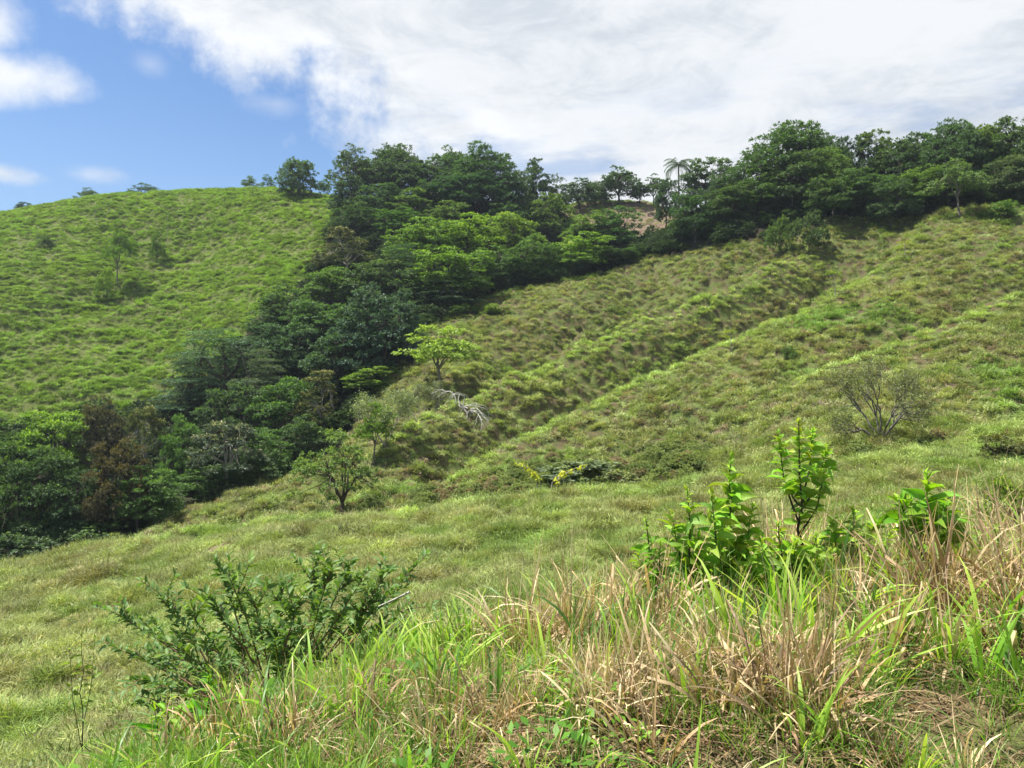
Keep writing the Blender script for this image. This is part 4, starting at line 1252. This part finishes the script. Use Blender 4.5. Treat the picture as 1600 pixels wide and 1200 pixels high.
# ---- palm on the skyline
def palm():
    rnd = random.Random(3)
    Y = 152
    x = (1060 - 800) / F * Y
    gz = float(ground(x, Y))
    H = (600 - 258) / F * Y - gz
    root = bpy.data.objects.new('palm_tree', None)
    COL.objects.link(root)
    root.location = (x, Y, gz)
    tag(root, 'palm with drooping fronds standing above the trees right of the saddle', 'palm', SKY)
    w_ = Wood()
    w_.tube([(0, 0, -.5), (.1, 0, H * .4), (.05, 0, H * .8), (0, 0, H)], [.2, .16, .14, .12], 7)
    link('trunk', w_.mesh('trunk', M_BARK), root)
    for k in range(30):
        V, Q, Hh, Rv = [], [], [], []
        a = k * 2.4
        el_ = rnd.uniform(-.2, 1.25)
        d = np.array([math.cos(a), math.sin(a), 0])
        p = np.array([0, 0, H])
        s = np.array([-math.sin(a), math.cos(a), 0])
        ang = el_
        L = 3.9
        pts = []
        for i in range(13):
            pts.append(p.copy())
            p = p + (d * math.cos(ang) + np.array([0, 0, math.sin(ang)])) * L / 12
            ang -= .17
        for i in range(1, 12):
            for sd in (-1, 1):
                for q in (0, .5):
                    b = pts[i] * (1 - q) + pts[i + 1] * q
                    ll = .75 * math.sin(math.pi * (i + .8) / 13) + .12
                    e = b + s * sd * ll * .7 - np.array([0, 0, ll * .6]) + d * ll * .3
                    w2 = d * .045
                    o = len(V)
                    V += [b - w2, b + w2, e + w2 * .3, e - w2 * .3]
                    Q.append((o, o + 1, o + 2, o + 3))
                    Hh += [.3, .3, .8, .8]
                    Rv += [rnd.random()] * 4
        mm = clump_mesh('frond', (V, Q, Hh, Rv), M_LEAF)
        f = link('frond', mm, root)
        f.color = (.05, .085, .04, 1)


palm()

# ---- undergrowth of the wood, one unbroken mass
sh = [SP['shrub'][i][1] for i in range(3)]
M_UNDER = leafy('undergrowth_leaves', [(0.0, (.8, .85, .8)), (1.0, (1.3, 1.25, 1.0))], trans=.28)
under = []
for q in sh:
    c_ = q.copy()
    c_.materials.clear()
    c_.materials.append(M_UNDER)
    under.append(c_)
x, y, r, g = sow(16000, 50, 190, seed=8)
keep = (zone(x, y, WOODM) > .5) & (g.random(len(x)) < .62)
x, y = x[keep], y[keep]
nn_ = len(x)
s_ = g.uniform(.4, .95, nn_)
tn_ = lerp((.022, .045, .02), (.055, .10, .028), g.random(nn_))
scatter('woodland_undergrowth', x, y, ground(x, y) - .1, euler(g, nn_, .1), np.column_stack([s_ * 1.1, s_ * 1.1, s_]), tn_, under, g.integers(0, 3, nn_))

# ---- rank scrub in the gullies, behind the crest of each spur
x, y, r, g = sow(26000, 38, 112, seed=18)
pxx = 800 + F * x / y
band = sstep(44, 46.5, y) * sstep(56, 50, y) * sstep(430, 520, pxx) * sstep(1120, 1000, pxx) * 1.3
gk = np.maximum(zone(x, y, GUL) * np.where(r < 62, .8, .25), band)
keep = (g.random(len(x)) < gk * np.clip(2.2 * fbm(x / 2.5, y / 2.5, 2, 3) - .45, 0, 1)) & (zone(x, y, WOODM) < .5) & (zone(x, y, LEFT) < .5) & (pxx > 330) & (pxx < 1500)
x, y = x[keep], y[keep]
nn_ = len(x)
s_ = g.uniform(.12, .34, nn_) * np.where(y < 57, 1.15, .9)
tn_ = lerp((.12, .165, .055), (.22, .28, .09), g.random(nn_))
tn_ = np.where((g.random(nn_) < .2)[:, None], lerp((.18, .15, .085), (.26, .21, .13), g.random(nn_)), tn_)
scatter('gully_scrub', x, y, ground(x, y) - .05, euler(g, nn_, .1), np.column_stack([s_ * 1.1, s_ * 1.1, s_]), tn_, under, g.integers(0, 3, nn_))

# ------------------------------------------------------------------ plants of the foreground
def broad_leaf_mat(name, rough=.5, trans=.38, spec=.22):
    m = bpy.data.materials.new(name)
    m.use_nodes = True
    t = NT(m.node_tree)
    oi = t.n('ShaderNodeObjectInfo')
    co = t.n('ShaderNodeTexCoord').outputs['Object']
    ac = t.n('ShaderNodeAttribute', attribute_name='ac').outputs['Fac']
    al = t.n('ShaderNodeAttribute', attribute_name='h').outputs['Fac']
    rv = t.n('ShaderNodeAttribute', attribute_name='rv').outputs['Fac']
    c = oi.outputs['Color']
    vein = t.mapr(t.m('ABSOLUTE', ac), .10, .0)
    side = t.m('FRACT', t.m('MULTIPLY', t.m('ADD', al, t.m('MULTIPLY', t.m('ABSOLUTE', ac), -.12)), 9.0))
    side = t.m('MULTIPLY', t.mapr(side, .16, .0), .35)
    nz = t.noise(co, 14.0, 4, .6)
    sp_ = t.mapr(t.noise(co, 5.0, 5, .7), .62, .72)
    c = t.mix(t.m('MULTIPLY', sp_, .75), c, (.30, .25, .06, 1))
    c = t.mix(t.m('MULTIPLY', t.mapr(nz, .4, .65), .35), c, t.mix(1.0, c, (1.5, 1.25, .8, 1), 'MULTIPLY'))
    c = t.mix(t.m('MAXIMUM', t.m('MULTIPLY', vein, .6), side), c, t.mix(1.0, c, (1.8, 1.55, 1.4, 1), 'MULTIPLY'))
    v = t.m('MULTIPLY_ADD', rv, .5, .75)
    c = t.mix(1.0, c, t.n('ShaderNodeCombineColor', {0: v, 1: v, 2: v}).outputs[0], 'MULTIPLY')
    pr = t.n('ShaderNodeBsdfPrincipled', {'Base Color': c, 'Roughness': rough})
    pr.inputs['Specular IOR Level'].default_value = spec
    tr = t.n('ShaderNodeBsdfTranslucent', {'Color': t.mix(1.0, c, (1.4, 1.5, .5, 1), 'MULTIPLY')})
    mx = t.n('ShaderNodeMixShader', {0: trans, 1: pr.outputs[0], 2: tr.outputs[0]})
    t.n('ShaderNodeOutputMaterial', {'Surface': mx.outputs[0]})
    return m


M_BROAD = broad_leaf_mat('sapling_leaf')
M_GUAVA = broad_leaf_mat('bush_leaf', rough=.5, trans=.3, spec=.22)
M_STEM = bark_mat('dark_green_stem', (.035, .035, .02), (.09, .075, .045), 40)
M_RED = bark_mat('reddish_stem', (.13, .07, .045), (.24, .15, .10), 40)


def leaf_geo(rnd, L=1.0, W=.34, segs=6, droop=.5, fold=.28, tipp=1.3):
    """one real leaf along +X: blade in two halves hinged on the midrib"""
    V, Q, H_, A_ = [], [], [], []
    ang, x, z = 0.12, 0.0, 0.0
    wv = rnd.uniform(0, 6)
    for k in range(segs + 1):
        t = k / segs
        w = W * .5 * (math.sin(math.pi * min(1, t ** .8 * 1.0)) ** .85) * (1 - .25 * t) if 0 < t < 1 else .004
        zz = fold * w * 2 + .03 * math.sin(wv + t * 9) * L
        V += [(x, -w, z + zz), (x, 0, z), (x, w, z + zz + .02 * math.sin(wv * 2 + t * 7) * L)]
        H_ += [t] * 3
        A_ += [-1, 0, 1]
        x += math.cos(ang) * L / segs
        z += math.sin(ang) * L / segs
        ang -= droop / segs * (1 + t)
    for k in range(segs):
        b = 3 * k
        Q += [(b, b + 3, b + 4, b + 1), (b + 1, b + 4, b + 5, b + 2)]
    return V, Q, H_, A_


def leaf_mesh(name, rnd, mat, **kw):
    V, Q, H_, A_ = leaf_geo(rnd, **kw)
    m = mesh_np(name, np.array(V), np.array(Q), mat)
    vattr(m, 'h', H_)
    vattr(m, 'ac', A_)
    vattr(m, 'rv', np.full(len(V), rnd.random()))
    return m


rl = random.Random(77)
LEAVES = [leaf_mesh('leaf', rl, M_BROAD, W=rl.uniform(.34, .48), droop=rl.uniform(.3, 1.1), fold=rl.uniform(.15, .4)) for _ in range(7)]
LANCE = [leaf_mesh('leaf', rl, M_BROAD, W=rl.uniform(.16, .22), droop=rl.uniform(.4, 1.2), fold=rl.uniform(.2, .4)) for _ in range(4)]
SMALL = [leaf_mesh('leaf', rl, M_GUAVA, W=rl.uniform(.36, .46), segs=4, droop=rl.uniform(.1, .6), fold=rl.uniform(.15, .35)) for _ in range(5)]


def frame(d, roll, rnd=None):
    d = Vector(d).normalized()
    up = Vector((0, 0, 1))
    s = up.cross(d)
    if s.length < 1e-3:
        s = Vector((0, 1, 0))
    s.normalize()
    n_ = d.cross(s)
    M = Matrix((d, s, n_)).transposed()
    return M @ Matrix.Rotation(roll, 3, 'X')


def at(px, py, Y):
    return Vector(((px - 800) / F * Y, Y, (600 - py) / F * Y))


def new_root(name, loc, label, cat, group=None):
    o = bpy.data.objects.new(name, None)
    COL.objects.link(o)
    o.empty_display_size = .2
    o.location = loc
    tag(o, label, cat, group)
    return o


def put_leaf(root, mesh, p, d, size, col, roll=0.0, label=None, name='leaf'):
    o = bpy.data.objects.new(name, mesh)
    COL.objects.link(o)
    o.parent = root
    M = frame(d, roll).to_4x4()
    M.translation = Vector(p)
    o.matrix_local = M @ Matrix.Diagonal((size, size, size, 1))
    o.color = (*col, 1)
    if label:
        o['label'] = label
    return o


def sapling(name, label, top, Y, shoots, nleaf, ll, seed, meshes=LEAVES, dense=1.0, col=((.15, .29, .04), (.31, .46, .065)), cat='sapling', stem_r=.008, start=.35, mat=None, basepx=None, fork=(.02, .35)):
    """shoots: list of (px, py, share of leaves) shoot tips, the first one is the leader; others leave it lower down"""
    rnd = random.Random(seed)
    bx = ((basepx or top[0]) - 800) / F * Y
    bz = float(ground(bx, Y)) - .03
    root = new_root(name, (bx, Y, bz), label, cat, 'saplings on the brow of the bank' if cat == 'sapling' else None)
    w_ = Wood()
    base = Vector((0, 0, 0))
    tops = [(at(px, py, Y + rnd.uniform(-.22, .22)) - Vector((bx, Y, bz)), sh) for px, py, sh in shoots]
    lead = tops[0][0]
    lp = bent(base, lead, rnd, 7, .03)
    w_.tube(lp, np.linspace(stem_r * 1.4, stem_r * .35, 8), 6)
    for i, (tp, sh) in enumerate(tops):
        if i == 0:
            pts = lp
        else:
            k = rnd.uniform(*fork)
            j = k * 7
            j0 = int(j)
            b0 = np.array(lp[j0]) * (1 - j + j0) + np.array(lp[j0 + 1]) * (j - j0)
            mid = (b0 + np.array(tp)) / 2 + np.array([(tp[0] - b0[0]) * .22, (tp[1] - b0[1]) * .22, -.02])
            pts = [b0, mid * .5 + b0 * .5 + np.array([0, 0, -.01]), mid, mid * .45 + np.array(tp) * .55, np.array(tp)]
            w_.tube(pts, np.linspace(stem_r * .8, stem_r * .3, 5), 5)
        n_ = int(nleaf * sh * (1.75 if cat == 'sapling' else 1.3))
        for q in range(n_):
            u = start + (1 - start) * (q / max(1, n_ - 1)) ** .75
            f_ = u * (len(pts) - 1)
            i0 = min(int(f_), len(pts) - 2)
            p = Vector(np.array(pts[i0]) * (1 - f_ + i0) + np.array(pts[i0 + 1]) * (f_ - i0))
            a = q * 2.4 + rnd.gauss(0, .35)
            young = max(0, (u - .8) / .2)
            el_ = rnd.gauss(.25, .3) + young * .85
            d = Vector((math.cos(a) * math.cos(el_), math.sin(a) * math.cos(el_), math.sin(el_)))
            sz = ll * .9 * rnd.uniform(.6, 1.3) * (1 - .45 * young) * (.75 + .5 * math.sin(math.pi * u))
            mixc = min(1, max(0, young * .8 + rnd.gauss(.3, .25)))
            c = [col[0][k_] * (1 - mixc) + col[1][k_] * mixc for k_ in range(3)]
            put_leaf(root, rnd.choice(meshes), p, d, sz * (.55 if rnd.random() < .15 else 1), [q_ * rnd.uniform(.8, 1.15) for q_ in c], rnd.gauss(0, .8))
    link('stem', w_.mesh('stem', mat or M_STEM), root)
    return root


sapling('sapling', 'tallest bright green sapling on the brow, its leafy top against the hillside', (1255, 650), 5.6,
        [(1248, 656, 1.0), (1216, 678, .5), (1290, 698, .6), (1288, 738, .5), (1232, 752, .4), (1270, 672, .5), (1262, 790, .3)], 40, .125, 1, basepx=1258, start=.45, stem_r=.011, fork=(.35, .7))
sapling('sapling', 'bushy sapling with a tall dark leader in the left clump on the brow', (1140, 715), 5.35,
        [(1143, 712, 1.0), (1176, 790, .5), (1112, 774, .55), (1190, 850, .5), (1152, 846, .5), (1108, 860, .5)], 44, .15, 2, basepx=1140, start=.25)
sapling('sapling', 'light leafy sapling second from the left on the brow, leaning towards the dark-stemmed one', (1076, 762), 5.4,
        [(1074, 768, 1.0), (1050, 806, .5), (1092, 838, .6), (1062, 874, .5)], 30, .14, 3, basepx=1090, start=.2)
sapling('sapling', 'leftmost low sapling of the row on the brow, with small yellow-green tips', (1010, 800), 5.3,
        [(1008, 806, 1.0), (1032, 846, .6), (996, 866, .5), (1026, 892, .5)], 26, .115, 4, basepx=1034, start=.15, col=((.11, .25, .025), (.24, .40, .04)))
sapling('sapling', 'rightmost sapling on the brow with the largest broad leaves', (1445, 740), 5.1,
        [(1448, 745, 1.0), (1408, 782, .6), (1480, 790, .45), (1470, 838, .5)], 26, .21, 5, basepx=1442, start=.45, fork=(.25, .55), col=((.13, .29, .025), (.24, .42, .035)), stem_r=.009)
sapling('sapling', 'short leafy shoot filling the gap between the tallest and the rightmost sapling', (1335, 792), 5.4,
        [(1334, 796, 1.0), (1366, 812, .8), (1300, 814, .8), (1390, 836, .7)], 28, .13, 6, basepx=1330, start=.3)
sapling('sapling', 'low leafy shoot at the foot of the tallest sapling', (1215, 815), 5.3,
        [(1216, 818, 1.0), (1244, 846, .8), (1186, 842, .7), (1276, 838, .8), (1300, 860, .6)], 26, .14, 7, basepx=1225, start=.25)
sapling('small_plant', 'small plant with bright pointed leaves in front of the dark bush', (325, 1045), 3.95,
        [(326, 1048, 1.0), (300, 1082, .4), (356, 1076, .5)], 20, .105, 8, basepx=320, start=.45, cat='plant', col=((.08, .21, .025), (.20, .38, .03)), stem_r=.005)
sapling('small_plant', 'small plant with narrow drooping yellow-green leaves at the left foot of the dark bush', (262, 1084), 3.7,
        [(262, 1088, 1.0), (242, 1110, .5)], 18, .125, 9, meshes=LANCE, basepx=270, start=.4, cat='plant', col=((.12, .27, .03), (.26, .42, .04)), stem_r=.005)
sapling('small_plant', 'yellowish weed with rounded leaves beyond the left of the dark bush', (128, 990), 9.0,
        [(128, 988, 1.0), (108, 1000, .8), (148, 998, .8)], 13, .13, 10, basepx=130, start=.3, cat='plant', col=((.15, .24, .05), (.26, .34, .07)), stem_r=.006)


# ---- dark guava-like bush on the slope at the left
def dark_bush():
    rnd = random.Random(42)
    Y = 6.0
    bx = (425 - 800) / F * Y
    bz = float(ground(bx, Y))
    base = Vector((bx, Y, bz))
    root = new_root('leafy_bush', base, 'dark green wide-spreading bush with small glossy leaves and reddish stems, lower left', 'bush')
    tips = [(160, 1002), (190, 965), (215, 1060), (250, 935), (262, 1000), (290, 950), (336, 872), (320, 925), (360, 905), (398, 940), (372, 985), (440, 905), (470, 935), (500, 862),
            (520, 880), (548, 880), (470, 975), (566, 905), (590, 925), (610, 890), (648, 884), (640, 940), (690, 962), (590, 985), (540, 960), (250, 1075), (215, 1100), (300, 1040),
            (350, 1030), (430, 1010), (500, 1030), (555, 1030), (450, 1060), (390, 1075), (320, 1085), (480, 1000), (620, 985), (420, 960), (285, 1015), (235, 1030)]
    w_, dead = Wood(), Wood()
    slots = []
    for i, (px, py) in enumerate(tips):
        tp = at(px, py, Y + rnd.uniform(-.75, .65)) - base
        b0 = Vector((rnd.uniform(-.12, .12), rnd.uniform(-.1, .1), 0))
        mid = b0.lerp(tp, .5) + Vector((rnd.gauss(0, .05), rnd.gauss(0, .05), rnd.uniform(-.10, .02)))
        pts = [b0, b0.lerp(mid, .55) + Vector((0, 0, -.02)), mid, mid.lerp(tp, .5) + Vector((rnd.gauss(0, .02), 0, rnd.uniform(-.02, .03))), tp]
        w_.tube(pts, np.linspace(.011, .0028, 5), 5)
        paths = [(pts[2:], .35)]
        for s_ in range(rnd.randint(4, 7)):
            u = rnd.uniform(.1, .9)
            k = 0 if u < .5 else 1
            p = pts[2 + k].lerp(pts[3 + k], (u - .5 * k) * 2)
            dr = (tp - b0).normalized() + Vector((rnd.gauss(0, .8), rnd.gauss(0, .6), rnd.gauss(.35, .4)))
            dr.normalize()
            q = p + dr * rnd.uniform(.14, .34)
            tw = [p, p.lerp(q, .5) + Vector((rnd.gauss(0, .012), rnd.gauss(0, .012), .012)), q]
            w_.tube(tw, np.linspace(.0045, .002, 3), 4)
            paths.append((tw, .0))
        for tw, st in paths:
            L_ = sum((tw[j + 1] - tw[j]).length for j in range(len(tw) - 1))
            n_ = int(L_ / .038)
            for q_ in range(n_):
                u = st + (1 - st) * (q_ + 1) / n_
                f_ = u * (len(tw) - 1)
                i0 = min(int(f_), len(tw) - 2)
                p = tw[i0].lerp(tw[i0 + 1], f_ - i0)
                ax = (tw[i0 + 1] - tw[i0]).normalized()
                sd = ax.cross(Vector((rnd.gauss(0, .4), rnd.gauss(0, .4), 1))).normalized()
                for sg in (-1, 1):
                    d = sd * sg + ax * rnd.uniform(.3, .9) + Vector((0, 0, rnd.uniform(-.15, .45)))
                    slots.append((p, d.normalized(), rnd.uniform(.055, .10), rnd.gauss(0, .5), rnd.random()))
    rnd.shuffle(slots)
    slots.sort(key=lambda s_: s_[0].y - s_[2] * 6)      # nearest and largest first
    DK, LT = (.095, .18, .05), (.21, .33, .06)
    for p, d, sz, ro, k in slots[:300]:
        m_ = k ** 3
        put_leaf(root, rnd.choice(SMALL), p, d, sz, [DK[j] * (1 - m_) + LT[j] * m_ for j in range(3)], ro)
    V, Q, H_, A_, Rv = [], [], [], [], []
    protos = [leaf_geo(random.Random(k), W=.40, segs=3, droop=.4, fold=.25) for k in range(4)]
    for p, d, sz, ro, k in slots[300:]:
        v, q, h, a = rnd.choice(protos)
        M = frame(d, ro)
        o = len(V)
        V += [tuple(M @ (Vector(c_) * sz) + p) for c_ in v]
        Q += [tuple(x_ + o for x_ in f_) for f_ in q]
        H_ += h
        A_ += a
        Rv += [k] * len(v)
    m = mesh_np('foliage', np.array(V), np.array(Q), M_GUAVA)
    vattr(m, 'h', H_)
    vattr(m, 'ac', A_)
    vattr(m, 'rv', Rv)
    f = link('foliage', m, root, kind='stuff')
    f.color = (.10, .19, .055, 1)
    link('stem', w_.mesh('stem', M_RED), root)
    for (x0, y0, x1, y1) in ((455, 985, 462, 930), (448, 1010, 436, 975), (640, 925, 560, 965), (345, 945, 366, 1000)):
        a, b = at(x0, y0, Y - .2) - base, at(x1, y1, Y + .1) - base
        dead.tube(bent(a, b, rnd, 4, .03), np.linspace(.009, .005, 5), 5)
    link('dead_stem', dead.mesh('dead_stem', M_DEAD), root, label='bleached dead stems among the green leaves')
    print('bush leaves', len(slots))


dark_bush()


# ---- bleached fallen branches on the slope
def fallen():
    rnd = random.Random(9)
    Y = 65.0
    x = (728 - 800) / F * Y
    gz = float(ground(x, Y))
    top = (600 - 632) / F * Y - gz
    w_ = Wood()

    def arc(p, d, L, r, lv):
        pts = [p]
        for i in range(5):
            d = (d + Vector((rnd.gauss(0, .38), rnd.gauss(0, .3), -.3 + rnd.gauss(0, .22)))).normalized()
            p = p + d * L / 5
            pts.append(p)
            if lv < 3 and i in (1, 2, 3) and rnd.random() < .8:
                arc(p, (d + Vector((rnd.gauss(0, .8), rnd.gauss(0, .5), rnd.gauss(-.1, .5)))).normalized(), L * rnd.uniform(.45, .7), r * .6, lv + 1)
        w_.tube(pts, np.linspace(r, r * .5, 6), 5)
    for k in range(8):
        arc(Vector((-.8 + k * .2 + rnd.uniform(-.2, .2), rnd.uniform(-.5, .3), max(top, 1.4) - .1 * k)), Vector((rnd.uniform(-.2, 1.2), rnd.gauss(-.3, .6), rnd.uniform(.2, .9))), rnd.uniform(1.3, 2.3), .05, 1)
    o = link('fallen_branches', w_.mesh('fallen_branches', M_DEAD), label='tangle of bleached bare fallen branches on the slope', cat='dead branch')
    o.location = (x, Y, gz + .05)


fallen()


def yellow_branch():
    rnd = random.Random(19)
    g = np.random.default_rng(19)
    Y = 44.0
    x = (852 - 800) / F * Y
    gz = float(ground(x, Y))
    root = new_root('yellow_leaved_shrub', (x, Y, gz), 'thin shrub with two arching boughs of drooping yellow leaves, in the central gully', 'shrub')
    b = root.location
    w_ = Wood()
    pos, od = [], []
    for tx, ty, st in ((806, 720, .5), (914, 726, .4), (832, 738, .7), (884, 736, .6)):
        tp = at(tx, ty, Y + rnd.uniform(-.4, .4)) - b
        mid = Vector((tp.x * .35, tp.y * .4, tp.z * .78))
        pts = [Vector((0, 0, -.1)), mid * .55, mid, mid.lerp(tp, .5) + Vector((0, 0, .06)), tp]
        w_.tube(pts, np.linspace(.045, .014, 5), 5)
        for q in range(60):
            u = st + (1 - st) * rnd.random()
            f_ = u * 4
            i0 = min(int(f_), 3)
            p = Vector(pts[i0]).lerp(Vector(pts[i0 + 1]), f_ - i0)
            pos.append(p + Vector((rnd.gauss(0, .07), rnd.gauss(0, .12), rnd.gauss(0, .06))))
            od.append((rnd.gauss(0, .5), rnd.gauss(0, .5), -.6))
    cm = leaves_np('foliage', np.array([tuple(p) for p in pos]), np.array(od), g.uniform(.4, 1, len(pos)), .24, .4, g, M_LEAF, .3)
    f = link('foliage', cm, root)
    f.color = (.42, .46, .05, 1)
    link('stem', w_.mesh('stem', M_PALE), root)


yellow_branch()


def banana():
    rnd = random.Random(4)
    Y = 139.0
    x = (893 - 800) / F * Y
    gz = float(ground(x, Y))
    H = (600 - 366) / F * Y - gz
    root = new_root('banana_plant', (x, Y, gz), 'banana plant with long pale leaves between dark trees below the bare field', 'plant')
    w_ = Wood()
    w_.tube([(0, 0, -.3), (0, 0, H * .4), (.05, 0, H * .62)], [.22, .18, .12], 7)
    link('trunk', w_.mesh('trunk', M_PALE), root)
    mm = leaf_mesh('leaf', rnd, M_BROAD, W=.24, segs=7, droop=1.2, fold=.3)
    for k in range(9):
        a = k * 2.4
        e = rnd.uniform(.6, 1.3)
        put_leaf(root, mm, (0, 0, H * .6), (math.cos(a) * math.cos(e), math.sin(a) * math.cos(e), math.sin(e)), max(2.2, H * .5), (.22, .30, .14), 0)


banana()

# ---- post on the crest of the green hill
w_ = Wood()
w_.tube([(0, 0, -.3), (.01, 0, 1.0), (0, .02, 2.1)], [.085, .08, .075], 8)
w_.tube([(0, .02, 2.1), (0, .02, 2.12)], [.075, .02], 8)
pp = (395 - 800) / F * 180
o = link('fence_post', w_.mesh('fence_post', M_BARK), label='thin dark post standing on the crest of the green hill', cat='post')
o.location = (pp, 180, float(ground(pp, 180)) - .1)

# ------------------------------------------------------------------ thin haze of a humid day over the whole valley
hb = [(-9500, -9500), (9500, -9500), (9500, 9500), (-9500, 9500)]
hv = [(a, b, -62.0) for a, b in hb] + [(a, b, 74.0) for a, b in hb]
hf = [(3, 2, 1, 0), (4, 5, 6, 7), (0, 1, 5, 4), (1, 2, 6, 5), (2, 3, 7, 6), (3, 0, 4, 7)]
hm = bpy.data.materials.new('valley_haze')
hm.use_nodes = True
ht = NT(hm.node_tree)
hp = ht.n('ShaderNodeVolumePrincipled', {'Color': (.74, .86, 1.0, 1), 'Density': .00016, 'Anisotropy': .25})
ho = ht.n('ShaderNodeOutputMaterial')
hm.node_tree.links.new(hp.outputs[0], ho.inputs['Volume'])
link('haze', mesh_np('haze', hv, hf, hm, smooth=False), kind='stuff')
